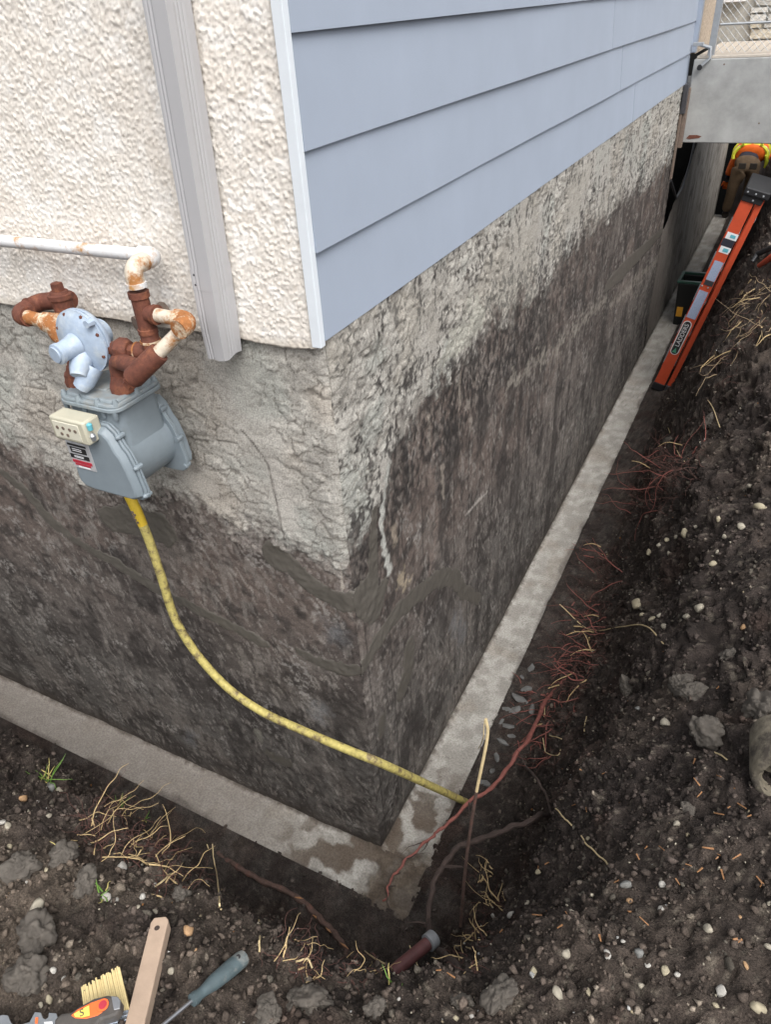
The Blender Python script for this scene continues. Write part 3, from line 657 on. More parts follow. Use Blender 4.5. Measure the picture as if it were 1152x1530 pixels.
for bx, by in ((-.092, -.08), (-.03, -.087), (.04, -.087), (.093, -.075), (.098, 0), (.09, .08), (.02, .087), (-.06, .087), (-.1, .03), (-.03, -.03), (.018, .03)):
    MB().lathe((NXc + bx, NYc + by, 2.150), (0, 0, 1), [(0, .009), (.026, .0095), (.031, .0065), (.036, .006), (.037, .003)], 8).build('bolt', 'meter_top', tp)
for bx in (-.09, -.02, .05, .092):
    MB().lathe((NXc + bx, NYc - .085, 2.128), (0, 0, 1), [(0, .004), (.006, .007), (.026, .008)], 8).build('bolt', 'meter', gm)
# dial window
ix = XC - .028
ib = MB().box((ix - .068, -.335, 2.077), (ix + .062, -.278, 2.147)).build('index_box', 'glass_index', gm, bevel=.006)
MB().box((ix - .056, -.337, 2.087), (ix + .040, -.3335, 2.136)).build('dial_plate', 'dial_face', ib, bevel=.0015)
for k, (bx, bz) in enumerate(((-.040, 2.118), (-.018, 2.119), (.006, 2.118), (.026, 2.117), (-.030, 2.100), (-.008, 2.099))):
    MB().lathe((ix + bx, -.3372, bz), (0, -1, 0), [(0, .0052), (.0012, .0052)], 12).build('dial', 'old_pipe', ib)
MB().lathe((ix + .064, -.318, 2.120), (0, 0, 1), [(0, .007), (.016, .008), (.02, .004)], 10).build('seal_clip', 'print_teal', ib)
MB().lathe((ix + .064, -.318, 2.088), (0, 0, 1), [(0, .006), (.014, .009), (.022, .004)], 10).build('seal_clip', 'galv', ib)
# rating plate
pl = MB().box((XC - .107, -.3025, 1.965), (XC - .018, -.2995, 2.052)).build('rating_plate', 'plate_silver', gm, bevel=.003)
for (x0, x1, z0, z1, m_) in ((-.100, -.030, 2.040, 2.046, 'print_black'), (-.094, -.034, 2.018, 2.036, 'print_black'), (-.102, -.030, 1.999, 2.012, 'print_black'), (-.100, -.026, 1.984, 1.993, 'print_red'), (-.094, -.034, 1.976, 1.982, 'print_red'), (-.084, -.04, 1.969, 1.973, 'print_white')):
    MB().box((XC + x0, -.3042, z0), (XC + x1, -.3028, z1)).build('printed_band', m_, pl, False)
for z_ in (2.030, 2.024, 2.007, 2.003):
    MB().box((XC - .086, -.3049, z_), (XC - .05, -.3043, z_ + .0022)).build('printed_line', 'print_white', pl, False)

# ---- pipework around the meter
def elbow(p, q, r_, R=.02, n=6):
    """points of a right-angle bend from direction p->corner->q given as three points"""
    a, c, b = [Vector(v) for v in (p, q, r_)]; d1 = (a - c).normalized(); d2 = (b - c).normalized(); o = []
    for i in range(n + 1):
        t = i / n; o.append(tuple((c + d1 * R) * (1 - t) ** 2 + c * 2 * t * (1 - t) + (c + d2 * R) * t ** 2))
    return o
wp = empty('supply_pipe', (-.9, -.08, 2.48), 'long white painted gas pipe with rust spots running along the stucco', 'pipe')
Pa = at_y(-160, 336, -.078); Pb = at_y(222, 392, -.078); Pb.z = Pa.z = (Pa.z + Pb.z) / 2 - .0
corner = Vector((Pb.x + .030, -.078, Pb.z)); c2_ = Vector((corner.x, -.165, corner.z))
c3_ = Vector((corner.x, -.165, corner.z - .09))
Pa.x = -3.5
MB().tube([Pa, Pb], .0165, 16).build('pipe', 'white_pipe', wp)
MB().tube([Pb - Vector((.022, 0, 0)), Pb + Vector((-.002, 0, 0))] + elbow(Pb, corner, c2_, .03) + [corner + Vector((0, -.042, 0))], .0225, 16).build('elbow', 'white_pipe', wp)
MB().tube([corner + Vector((0, -.03, 0)), c2_ + Vector((0, .03, 0))], .0165, 14).build('pipe', 'white_pipe_worn', wp)
MB().tube([c2_ + Vector((0, .045, 0))] + elbow(corner, c2_, c3_, .03) + [c2_ + Vector((0, 0, -.042))], .0225, 16).build('elbow', 'white_pipe_worn', wp)
MB().lathe(c2_ + Vector((0, 0, -.05)), (0, 0, 1), [(0, .026), (.012, .026)], 16).build('collar', 'white_pipe', wp)

rp_ = empty('pipe_fittings', (-.42, -.17, 2.2), 'rusty brown tee, elbows and worn white pipe feeding the meter', 'pipe fittings')
tx, ty = c2_.x, c2_.y; ztee = c2_.z - .115
MB().lathe((tx, ty, ztee - .052), (0, 0, 1), [(0, .0255), (.012, .0255), (.014, .0225), (.09, .0225), (.092, .0265), (.107, .0265)], 18).build('tee', 'rust', rp_)
MB().lathe((tx + .016, ty, ztee), (1, 0, 0), [(0, .0215), (.016, .0215), (.018, .025), (.03, .025)], 16).build('tee', 'rust', rp_)
bx1 = tx + .150
MB().tube([(tx + .035, ty, ztee), (bx1 - .028, ty, ztee - .003)], .0175, 14).build('pipe', 'white_pipe_worn', rp_)
e0, e1 = Vector((bx1, ty, ztee - .004)), Vector((bx1 - .005, -.34, ztee - .025))
MB().tube([(bx1 - .046, ty, ztee - .003)] + elbow((tx, ty, ztee - .003), e0, e1, .032) + [e0 + (e1 - e0).normalized() * .046], .0245, 16).build('elbow', 'rust_orange', rp_)
rin = Vector((-.535, -.225, 2.182))                                              # right inlet of the meter
fit = Vector((-.385, -.232, 2.298)); e1 = fit
# rebuilt run: from the right elbow down to the swivel fitting over the meter
MB().tube([e0 + (fit - e0).normalized() * .04, fit - (fit - e0).normalized() * .02], .0175, 14).build('pipe', 'white_pipe_worn', rp_)
dfit = (fit - e0).normalized()
MB().lathe(fit - dfit * .045, dfit, [(0, .026), (.008, .0275), (.10, .0275), (.108, .024)], 18).build('tee', 'rust', rp_)
MB().lathe(fit + dfit * .06, dfit, [(0, .021), (.012, .021), (.013, .0135), (.026, .0125)], 4).build('plug', 'rust', rp_)
rin = Vector((-.545, -.190, 2.184)); up_ = rin + Vector((0, 0, .085))
MB().tube([fit + dfit * .02] + elbow(fit + dfit * .02, up_, rin, .034) + [rin + Vector((0, 0, .035))], .0225, 16).build('elbow', 'rust', rp_)
MB().lathe(rin, (0, 0, 1), [(-.004, .035), (.014, .036), (.02, .033), (.036, .027), (.044, .026)], 8).build('swivel_nut', 'rust', rp_)
# lower branch from the tee to the regulator
low = Vector((tx, ty, ztee - .105)); uq = Vector((-.545, -.185, low.z + .002))
MB().lathe((tx, ty, ztee - .094), (0, 0, 1), [(0, .024), (.006, .026), (.022, .026), (.026, .0235), (.044, .0235)], 16).build('union', 'rust', rp_)
MB().lathe((tx, ty, ztee - .076), (0, 0, 1), [(0, .0272), (.006, .0272)], 16).build('thread', 'rust_orange', rp_)
MB().tube([(tx, ty, ztee - .07)] + elbow((tx, ty, ztee), low, uq, .03) + [low + (uq - low).normalized() * .05], .0235, 16).build('elbow', 'rust', rp_)
du = (uq - low).normalized()
MB().lathe(low + du * .05, du, [(0, .0165), (.02, .0165), (.021, .024), (.03, .031), (.054, .031), (.058, .026), (.07, .019), (.085, .019)], 8).build('union', 'rust', rp_)
MB().lathe(low + du * .047, du, [(0, .0245), (.004, .0245)], 16).build('thread', 'rust_orange', rp_)

rg = empty('pressure_regulator', (-.64, -.2, 2.2), 'pale blue round diaphragm regulator with rusty fittings above the meter', 'regulator')
rc_ = Vector((-.630, -.2, 2.315))
disc = MB().lathe(rc_, (0, -1, 0), [(-.030, .03), (-.024, .072), (-.016, .082), (-.004, .087), (.000, .087), (.001, .082), (.004, .082), (.005, .087), (.010, .087), (.011, .081), (.015, .076), (.021, .056), (.027, .036)], 40).build('diaphragm_case', 'regulator', rg)
for k in range(8):
    a = math.radians(22 + 45 * k); MB().lathe(rc_ + Vector((math.cos(a) * .077, -.008, math.sin(a) * .077)), (0, -1, 0), [(0, .0055), (.006, .0055), (.008, .003)], 6).build('bolt', 'rust', disc)
tb = MB().lathe(rc_ + Vector((-.006, -.026, -.004)), (-.10, -1, -.05), [(0, .034), (.012, .030), (.03, .0265), (.048, .0255), (.049, .028), (.060, .028), (.062, .022)], 24).build('spring_tube', 'regulator', rg)
MB().lathe(rc_ + Vector((-.0125, -.0885, -.0065)), (-.10, -1, -.05), [(0, .022), (.004, .021)], 16).build('cap', 'regulator', tb)
MB().tube([rc_ + Vector((.0, -.02, -.035)), rc_ + Vector((.012, -.050, -.058)), rc_ + Vector((.016, -.064, -.072))], [.032, .027, .021], 14).build('vent_boss', 'regulator', rg)
MB().tube([rc_ + Vector((.02, -.016, -.065)), rc_ + Vector((.012, -.045, -.095)), rc_ + Vector((.0, -.055, -.110))], [.03, .027, .022], 14).build('outlet_boss', 'regulator', rg)
MB().lathe(rc_ + Vector((.065, -.012, .063)), (0, -1, 0), [(0, .012), (.02, .010)], 8).build('lug', 'regulator', rg)
MB().lathe(rc_ + Vector((.0, .028, .0)), (0, 1, 0), [(0, .046), (.04, .036), (.05, .02)], 20).build('valve_body', 'regulator', rg)
lin = Vector((-.703, -.200, 2.184))
MB().tube([lin + Vector((0, 0, .02)), lin + Vector((-.006, .01, .07)), lin + Vector((-.012, .02, .13))], [.020, .0185, .02], 14).build('riser', 'rust', rg)
MB().lathe(lin, (0, 0, 1), [(-.004, .036), (.012, .038), (.018, .035), (.03, .034), (.036, .027), (.05, .022)], 8).build('swivel_nut', 'rust', rg)
b1 = Vector((-.765, -.175, 2.338))
MB().tube([lin + Vector((-.012, .02, .10)), b1 + Vector((.02, 0, -.03)), b1 + Vector((.01, .0, .0)), b1 + Vector((-.03, 0, .0))], [.024, .03, .034, .027], 14).build('valve', 'rust_orange', rg)
MB().tube([b1, rc_ + Vector((-.05, .03, .0))], .024, 12).build('nipple', 'rust_orange', rg)
e_ = Vector((-.900, -.175, 2.345)); e2_ = Vector((-.900, -.095, 2.357)); e3_ = Vector((-.775, -.085, 2.372))
MB().tube([b1 + Vector((-.02, 0, 0)), e_ + Vector((.03, 0, 0))], .0195, 14).build('nipple', 'rust_orange', rg)
MB().tube([e_ + Vector((.042, 0, 0))] + elbow(b1, e_, e2_, .03) + [e_ + Vector((0, .042, .004))], .0265, 16).build('elbow', 'rust', rg)
MB().tube([e2_ + Vector((0, -.045, 0))] + elbow(e_, e2_, e3_, .03) + [e3_], .0245, 16).build('elbow', 'rust', rg)
pt_ = Vector((-.765, -.125, 2.345))
MB().lathe(pt_, (0, 0, 1), [(0, .026), (.045, .028), (.046, .033), (.058, .033), (.06, .026), (.066, .024)], 18).build('tee', 'rust', rg)
MB().lathe(pt_ + Vector((0, 0, .065)), (0, 0, 1), [(0, .017), (.022, .016), (.024, .013)], 4).build('plug', 'rust', rg)
# old capped stub in the wall behind
ws_ = empty('wall_stub', (-.55, -.07, 2.33), 'short dark capped pipe stub sticking out of the wall behind the regulator', 'pipe stub')
MB().tube([(-.50, -.005, 2.345), (-.535, -.10, 2.335)], .021, 14).build('stub', 'old_pipe', ws_)
MB().lathe((-.498, -.018, 2.346), (-.3, -1, -.1), [(0, .03), (.012, .028), (.02, .024)], 12).build('collar', 'old_pipe', ws_)

# ================================================================== YELLOW GAS LINE
yl = empty('gas_line', (-.2, -.15, .05), 'yellow coated gas line curving down the wall and round the corner', 'gas line')
def catmull(pts, n=10):
    P_ = [Vector(p) for p in pts]; P_ = [P_[0] * 2 - P_[1]] + P_ + [P_[-1] * 2 - P_[-2]]; o = []
    for i in range(1, len(P_) - 2):
        p0, p1, p2, p3 = P_[i - 1:i + 3]
        for k in range(n):
            t = k / n; o.append(.5 * ((2 * p1) + (p2 - p0) * t + (2 * p0 - 5 * p1 + 4 * p2 - p3) * t * t + (3 * p1 - p0 - 3 * p2 + p3) * t ** 3))
    return o + [P_[-2]]
yp = [at(188, 730, y=-.10), at(205, 765, y=-.10), at(222, 805, y=-.10), at(240, 858, y=-.10), at(262, 925, y=-.095), at(295, 978, y=-.09), at(340, 1027, y=-.085), at(390, 1062, y=-.08), at(450, 1090, y=-.08), at(520, 1120, y=-.085)]
yp += [(.075, -.065, at(560, 1136, y=-.065)[2]), ]
q_ = Vector(at(610, 1158, z=.20)); yp[-1] = at(565, 1138, y=-.075); yp += [tuple(Vector(at(625, 1165, x=.155))), at(692, 1196, z=.035), at(730, 1214, z=-.12)]
cl = catmull(yp, 10)
MB().tube(cl[6:], [.0158] * len(cl[6:]), 14).build('coated_pipe', 'yellow_pipe', yl)
MB().tube(cl[:16], [.0178] * 10 + [.0178, .0176, .0174, .0170, .0166, .0162], 14).build('tape_wrap', 'yellow_tape', yl)
MB().tube([cl[0] + Vector((-.0, -.0, .16)), cl[0], cl[9]], .0145, 12).build('steel_riser', 'rust', yl)
for k in range(5):
    c = cl[9 + k]; MB().lathe(c + Vector((.004 * math.sin(k * 2.), -.0158, 0)), (0, -1, .15), [(0, .007 - .0008 * k), (.0036, .005)], 6).build('worn_patch', 'old_pipe', yl)

# ================================================================== LANDING, RAILING, STONE HOUSE BEHIND
ld = empty('concrete_landing', (1.4, 6.6, 1.9), 'thick grey concrete landing slab spanning over the trench', 'landing')
A_, Z_ = np.meshgrid(np.linspace(.045, 3.2, 90), np.linspace(1.885, 2.50, 30))
MB().box((.045, 5.77, 1.89), (3.2, 7.42, 2.495)).build('slab', 'concrete', ld, bevel=.008)
MB().box((.06, 5.79, 2.4955), (3.2, 7.44, 2.515)).build('deck_topping', 'deck', ld, bevel=.004)
for u, v in ((1082, 97), (1134, 185)):
    p = at(u, v, y=5.77); MB().lathe((p[0], 5.771, p[2]), (0, -1, 0), [(0, .008), (.002, .006)], 10).build('form_tie_hole', 'old_pipe', ld)
p = Vector(at(1035, 205, y=5.768)); MB().prism([(-.05, -.012), (-.02, -.018), (.05, -.010), (.07, .004), (.03, .014), (-.03, .012)], Matrix(((1, 0, 0, p.x), (0, 0, -1, 5.769), (0, 1, 0, p.z), (0, 0, 0, 1))), 0, .002).build('rust_stain', 'rust', ld)
rl = empty('railing', (.16, 5.82, 2.5), 'galvanised railing post with wire mesh on the concrete landing', 'railing')
MB().box((.135, 5.80, 2.50), (.185, 5.85, 4.0)).build('post', 'galv', rl, False, bevel=.004)
MB().tube([(.05, 5.78, 2.60), (.16, 5.76, 2.57), (.165, 5.752, 2.50), (.10, 5.74, 2.44)], .013, 8).build('bracket', 'galv', rl)
MB().lathe((.10, 5.745, 2.44), (0, -1, 0), [(0, .022), (.02, .02)], 10).build('bolt_head', 'black_plastic', rl)
MB().box((.02, 5.74, 2.585), (.10, 5.79, 2.61)).build('bracket', 'galv', rl, False, bevel=.003)
MB().tube([(.19, 5.825, 2.72), (3.2, 5.825, 2.72)], .009, 8).build('bottom_rail', 'galv', rl)
wm = MB()
for k in range(-16, 50):
    x0 = .19 + k * .055
    for sgn in (1, -1):
        a, b = Vector((x0, 5.825 + .003 * sgn, 2.53)), Vector((x0 + sgn * 1.2, 5.825 + .003 * sgn, 3.73)); 
        t0, t1 = 0., 1.
        for q0, q1 in (((.19 - a.x) / (b.x - a.x), (3.2 - a.x) / (b.x - a.x)),):
            lo, hi = min(q0, q1), max(q0, q1); t0, t1 = max(t0, lo), min(t1, hi)
        if t1 - t0 > .02: wm.tube([a.lerp(b, t0), a.lerp(b, t1)], .0016, 4)
wo = wm.build('wire_mesh', 'galv', rl); wo['kind'] = 'stuff'

st = empty('stone_house', (1.6, 7.5, 2.5), 'pale stone-faced house wall behind the landing with a white window frame', 'house wall')
MB().box((-.1, 7.46, 2.45), (3.4, 8.0, 5.2)).build('wall', 'mortar', st, False)
srng = random.Random(3); base_m = []
for k in range(6):
    m_ = MB(); w_, h_ = .10, .04
    o_ = [(-.5 + srng.uniform(-.05, .05), -.5 + srng.uniform(-.1, .1)), (0, -.5 + srng.uniform(-.08, .08)), (.5 + srng.uniform(-.05, .05), -.5 + srng.uniform(-.1, .1)), (.5 + srng.uniform(-.08, .05), .5 + srng.uniform(-.1, .1)), (.1, .5 + srng.uniform(-.08, .1)), (-.5 + srng.uniform(-.05, .08), .5 + srng.uniform(-.1, .1))]
    m_.prism(o_, Matrix(((1, 0, 0, 0), (0, 0, -1, 0), (0, 1, 0, 0), (0, 0, 0, 1))), 0, 1., .06)
    me = bpy.data.meshes.new('stone'); me.from_pydata(m_.v, [], m_.f); me.update(); bmx = bmesh.new(); bmx.from_mesh(me); bmesh.ops.recalc_face_normals(bmx, faces=bmx.faces); bmx.to_mesh(me); bmx.free()
    base_m.append(me)
for k, c in enumerate(((.62, .60, .54), (.55, .50, .40), (.66, .65, .62), (.50, .49, .46), (.60, .55, .46), (.45, .45, .45))):
    base_m[k].materials.append(mat('veneer_%d' % k, c, .9, var=.18, scale=3, bump=.5, bscale=6, bdist=.1))
z = 2.52
while z < 3.5:
    h_ = srng.choice((.05, .07, .09)); x = .22 + srng.uniform(0, .1)
    while x < 1.9:
        w_ = srng.uniform(.11, .30); o = bpy.data.objects.new('stone', base_m[srng.randrange(6)]); COL.objects.link(o); o.parent = st
        o.location = Vector((x + w_ / 2, 7.462, z + h_ / 2)) - st.location; o.scale = (w_ - .012, srng.uniform(.02, .05), h_ - .012); x += w_
    z += h_
wd = MB().box((.03, 7.40, 2.86), (.19, 7.46, 4.6)).build('window', 'white_paint', st, False, bevel=.006)
MB().box((.06, 7.392, 2.97), (.155, 7.399, 4.5)).build('pane', 'window_glass', wd, False)
MB().box((.01, 7.37, 2.83), (.21, 7.46, 2.858)).build('sill', 'white_paint', wd, False, bevel=.004)

# ================================================================== LADDER
lad = empty('step_ladder', (.40, 4.95, 0), 'folded orange fibreglass step ladder leaning against the soil bank', 'ladder')
F0 = Vector(at(983, 578, y=4.90)); F1 = Vector(at(1122, 292, y=4.90))
UPL = (F1 - F0).normalized(); SIDE = Vector((UPL.z, 0, -UPL.x)); LEN = (F1 - F0).length        # SIDE points away from the wall
def LM(s, t, y): return Matrix(((SIDE.x, 0, UPL.x, F0.x + SIDE.x * s + UPL.x * t), (0, 1, 0, F0.y + y), (SIDE.z, 0, UPL.z, F0.z + SIDE.z * s + UPL.z * t), (0, 0, 0, 1)))
def rail(s0, s1, t0, t1, y, dirn, m_, name):
    M = LM(0, 0, y); d = .026 * dirn; k = .004 * dirn; mb_ = MB()
    ys = sorted((0, k)); mb_.box((s0, ys[0], t0), (s1, ys[1], t1), M)
    yf = sorted((k, d)); mb_.box((s0, yf[0], t0), (s0 + .005, yf[1], t1), M); mb_.box((s1 - .005, yf[0], t0), (s1, yf[1], t1), M)
    return mb_.build(name, m_, lad, False, bevel=.0015)
WID = .46
for y, dr in ((0, 1), (WID, -1)):
    rail(-.046, .046, 0, LEN, y, dr, 'ladder_orange', 'front_rail')
    rail(.066, .108, .02, LEN + .02, y + .012 * dr, dr, 'ladder_orange', 'rear_rail')
    yb = y - (.004 if dr > 0 else .026)
    MB().box((-.052, y - .006, -.03), (.052, y + .034 * dr if dr > 0 else y + .006, .035) if dr > 0 else (.052, y + .006, .035), LM(0, 0, 0)).build('foot', 'black_plastic', lad, False, bevel=.004)
    MB().box((.062, y - .004, -.012), (.112, y + .03, .04), LM(0, 0, 0)).build('foot', 'dark_steel', lad, False, bevel=.004)
for k in range(6):
    t_s = .22 + k * .29
    if t_s < LEN - .1: MB().box((-.052, .028, t_s), (.052, WID - .028, t_s + .022), LM(0, 0, 0)).build('step', 'galv', lad, False, bevel=.003)
for t_s in (.3, .9, 1.5): MB().box((.09, .03, t_s), (.112, WID - .03, t_s + .03), LM(0, 0, 0)).build('rear_brace', 'galv', lad, False, bevel=.003)
MB().box((-.056, -.03, LEN - .005), (.128, WID + .03, LEN + .055), LM(0, 0, 0)).build('top_cap', 'black_plastic', lad, False, bevel=.012)
MB().box((-.05, -.012, LEN - .05), (.10, -.001, LEN - .004), LM(0, 0, 0)).build('cap_bracket', 'black_plastic', lad, False, bevel=.004)
for s_, t_s in ((-.03, LEN + .02), (.03, LEN + .02), (.03, LEN - .03), (.085, LEN + .02), (-.035, LEN * .565), (.015, LEN * .565)):
    p = LM(s_, t_s, -.031 if t_s > LEN else (-.0125 if t_s > LEN - .06 else -.0005)) @ Vector((0, 0, 0)); MB().lathe(p, (0, -1, 0), [(0, .008), (.003, .007), (.004, .004)], 10).build('rivet', 'galv', lad)
def sticker(s0, s1, t0, t1, m_, lift=.0015, name='sticker'):
    return MB().box((s0, -lift - .0012, t0), (s1, -lift, t1), LM(0, 0, 0)).build(name, m_, lad, False)
sk1 = sticker(-.035, .045, LEN * .745, LEN * .765, 'print_white'); sticker(-.045, .045, LEN * .765, LEN * .80, 'navy'); sticker(-.035, .05, LEN * .80, LEN * .83, 'print_white'); sticker(-.035, .04, LEN * .735, LEN * .768, 'print_white', .001)
sticker(-.01, .03, LEN * .742, LEN * .758, 'print_teal', .003); sticker(-.005, .035, LEN * .808, LEN * .822, 'print_teal', .003)
sticker(-.030, .040, LEN * .60, LEN * .695, 'print_blue'); sticker(-.030, .04, LEN * .575, LEN * .598, 'dark_steel')
sticker(-.040, .035, LEN * .40, LEN * .545, 'print_blue')
def stadium(hw, t0, t1, n=8):
    o = []
    for k in range(n + 1): a = math.pi * k / n; o.append((hw * math.cos(a), t1 - hw + hw * math.sin(a)))
    for k in range(n + 1): a = math.pi + math.pi * k / n; o.append((hw * math.cos(a), t0 + hw + hw * math.sin(a)))
    return o
def SM(lift): return LM(-.005, 0, -lift) @ Matrix(((1, 0, 0, 0), (0, 0, -1, 0), (0, 1, 0, 0), (0, 0, 0, 1)))
MB().prism(stadium(.036, LEN * .195, LEN * .385), SM(.0012), 0, .001).build('badge', 'print_white', lad, False)
bdg = MB().prism(stadium(.029, LEN * .199, LEN * .381), SM(.0025), 0, .001).build('badge', 'print_black', lad, False)
def text_obj(txt, size, M, material, parent, name='lettering', ext=.0004):
    cu = bpy.data.curves.new(name, 'FONT'); cu.body = txt; cu.size = size; cu.extrude = ext; cu.align_x = 'CENTER'; cu.align_y = 'CENTER'
    o = bpy.data.objects.new(name, cu); dg = bpy.context.evaluated_depsgraph_get(); COL.objects.link(o); bpy.context.view_layer.update()
    me = bpy.data.meshes.new_from_object(o.evaluated_get(bpy.context.evaluated_depsgraph_get())); bpy.data.objects.remove(o); bpy.data.curves.remove(cu)
    me.transform(M); return finish(name, me, material, parent, False)
tcen = LEN * .305
TM = LM(-.005, tcen, -.0042) @ Matrix(((0, -1, 0, 0), (0, 0, -1, 0), (1, 0, 0, 0), (0, 0, 0, 1)))
text_obj('LADDERS', .050, TM, 'print_white', bdg)
MB().prism([(-.018, LEN * .208), (.018, LEN * .208), (0, LEN * .236)], SM(.0042), 0, .001).build('emblem', 'print_green', bdg, False)

# ================================================================== BIN
bn = empty('storage_bin', (.33, 6.85, 0), 'black square bin with a greenish open top standing behind the ladder', 'bin')
bp0 = (.285, 6.75)
def bin_ring(h, w, z): return [(bp0[0] - w, bp0[1] - h, z), (bp0[0] + w, bp0[1] - h, z), (bp0[0] + w, bp0[1] + h, z), (bp0[0] - w, bp0[1] + h, z)]
mb_ = MB(); rings = [bin_ring(.15, .13, .0), bin_ring(.17, .145, .45), bin_ring(.155, .13, .45), bin_ring(.138, .12, .02)]
mb_.add([p for r_ in rings for p in r_], [(3, 2, 1, 0)] + [(i * 4 + j, i * 4 + (j + 1) % 4, (i + 1) * 4 + (j + 1) % 4, (i + 1) * 4 + j) for i in range(3) for j in range(4)] + [(12, 13, 14, 15)])
mb_.build('body', 'bin_black', bn, False, bevel=.008)
rm = MB(); a_, b_ = bin_ring(.182, .157, .455), bin_ring(.142, .127, .455); a2, b2 = bin_ring(.182, .157, .48), bin_ring(.142, .127, .48)
rm.add(a_ + b_ + a2 + b2, [(j, (j + 1) % 4, 8 + (j + 1) % 4, 8 + j) for j in range(4)] + [(4 + j, 4 + (j + 1) % 4, 12 + (j + 1) % 4, 12 + j) for j in range(4)] + [(8 + j, 8 + (j + 1) % 4, 12 + (j + 1) % 4, 12 + j) for j in range(4)] + [(j, (j + 1) % 4, 4 + (j + 1) % 4, 4 + j) for j in range(4)])
rm.build('rim', 'bin_green', bn, False, bevel=.004)
MB().box((bp0[0] - .12, bp0[1] - .13, .33), (bp0[0] + .12, bp0[1] + .13, .345)).build('contents', 'bin_green', bn, False)
MB().box((bp0[0] - .115, bp0[1] - .166, .10), (bp0[0] - .055, bp0[1] - .150, .20)).build('label', 'label_yellow', bn, False)

# ================================================================== WORKER
def skin_obj(name, verts, edges, radii, material, parent, sub=2, root=0):
    me = bpy.data.meshes.new(name); org = Vector(verts[0]); me.from_pydata([tuple(Vector(v) - org) for v in verts], edges, []); me.update()
    o = bpy.data.objects.new(name, me); COL.objects.link(o); o.location = org - wloc(parent); o.parent = parent
    md = o.modifiers.new('skin', 'SKIN'); md.use_smooth_shade = True
    for i, sv in enumerate(me.skin_vertices[0].data):
        r_ = radii[i]; sv.radius = r_ if hasattr(r_, '__len__') else (r_, r_); sv.use_root = (i == root)
    md = o.modifiers.new('sub', 'SUBSURF'); md.levels = sub; md.render_levels = sub
    me.materials.append(MATS[material]); return o
f0 = Vector(at(1082, 327, z=0.0)); wx, wy = f0.x, f0.y
wk = empty('person', (wx + .1, wy, 0), 'worker in orange vest and brown trousers bending over under the landing', 'person')
def W(x, y, z): return (wx + x, wy + y, z * .83)
# body: pelvis, bent torso, neck, head, arms, legs
bv = [W(.17, .0, .90), W(.17, .18, 1.02), W(.18, .40, 1.06), W(.19, .56, 1.02), W(.20, .66, .95), W(.20, .76, .90),
      W(.07, .0, .86), W(.03, -.03, .50), W(.0, .04, .08), W(.27, .02, .86), W(.25, .06, .50), W(.22, .14, .08),
      W(.0, .50, 1.02), W(-.07, .42, .78), W(-.10, .46, .56), W(.38, .48, 1.0), W(.46, .36, .80), W(.50, .16, .72)]
be = [(0,1),(1,2),(2,3),(3,4),(4,5),(0,6),(6,7),(7,8),(0,9),(9,10),(10,11),(3,12),(12,13),(13,14),(3,15),(15,16),(16,17)]
br = [.135, .14, .155, .13, .06, .10, .085, .065, .045, .085, .065, .045, .07, .048, .036, .07, .048, .036]
skin_obj('body', bv, be, br, 'navy', wk)
tv = [W(.17, .0, .93), W(.17, .10, .98), W(.08, -.01, .84), W(.045, -.03, .66), W(.03, -.03, .50), W(.015, .0, .28), W(.0, .03, .10), W(.26, .01, .84), W(.26, .03, .66), W(.25, .06, .50), W(.235, .10, .28), W(.22, .13, .10)]
skin_obj('trousers', tv, [(0,1),(0,2),(2,3),(3,4),(4,5),(5,6),(0,7),(7,8),(8,9),(9,10),(10,11)], [(.185, .165), (.18, .16), .11, .095, .082, .072, .085, .11, .095, .082, .072, .085], 'trousers', wk)
for (x, y) in ((-.0, .05), (.22, .15)):
    skin_obj('boot', [W(x, y - .06, .06), W(x, y + .05, .065), W(x - .01, y + .17, .045)], [(0,1),(1,2)], [.06, .058, .045], 'boot', wk)
vst = skin_obj('vest', [W(.17, .10, 1.03), W(.175, .24, 1.09), W(.185, .42, 1.11), W(.19, .56, 1.06)], [(0,1),(1,2),(2,3)], [(.245, .185), (.25, .19), (.255, .19), (.22, .16)], 'vest', wk)
skin_obj('sleeve', [W(.0, .50, 1.04), W(-.06, .44, .82), W(-.095, .44, .62)], [(0,1),(1,2)], [.085, .065, .058], 'vest', wk)
skin_obj('sleeve', [W(.38, .48, 1.02), W(.44, .40, .88)], [(0,1)], [.09, .07], 'vest', wk)
skin_obj('forearm', [W(.44, .40, .86), W(.47, .33, .79), W(.50, .16, .73)], [(0,1),(1,2)], [.05, .05, .042], 'glove', wk)
for k, (hx, hy, hz, sx) in enumerate(((-.105, .46, .55, -1), (.51, .10, .71, 1))):
    vs_ = [W(hx, hy, hz), W(hx, hy - .02, hz - .07)]; es_ = [(0, 1)]; rs_ = [.034, .036]
    for j in range(4):
        a = (j - 1.5) * .018; b_i = len(vs_); vs_ += [W(hx + a, hy - .03, hz - .12 - .008 * (j in (1, 2))), W(hx + a, hy - .005, hz - .155)]; es_ += [(1, b_i), (b_i, b_i + 1)]; rs_ += [.011, .009]
    b_i = len(vs_); vs_ += [W(hx + .045 * sx, hy - .03, hz - .06), W(hx + .055 * sx, hy - .03, hz - .10)]; es_ += [(0, b_i), (b_i, b_i + 1)]; rs_ += [.013, .010]
    skin_obj('hand', vs_, es_, rs_, 'glove' if k else 'vest', wk, 1)
def hoop(y, zc, rx, rz, m_, wdt, tilt=0.):
    pts = [W(.175 + rx * math.cos(a), y + tilt * math.sin(a), zc + rz * math.sin(a)) for a in np.linspace(-.25, math.pi + .25, 22)]
    MB().tube(pts, wdt, 6).build('stripe', m_, vst)
hoop(.14, 1.03, .232, .196, 'vest_yellow', .026); hoop(.17, 1.04, .238, .198, 'reflective', .018); hoop(.30, 1.075, .238, .198, 'vest_yellow', .03)
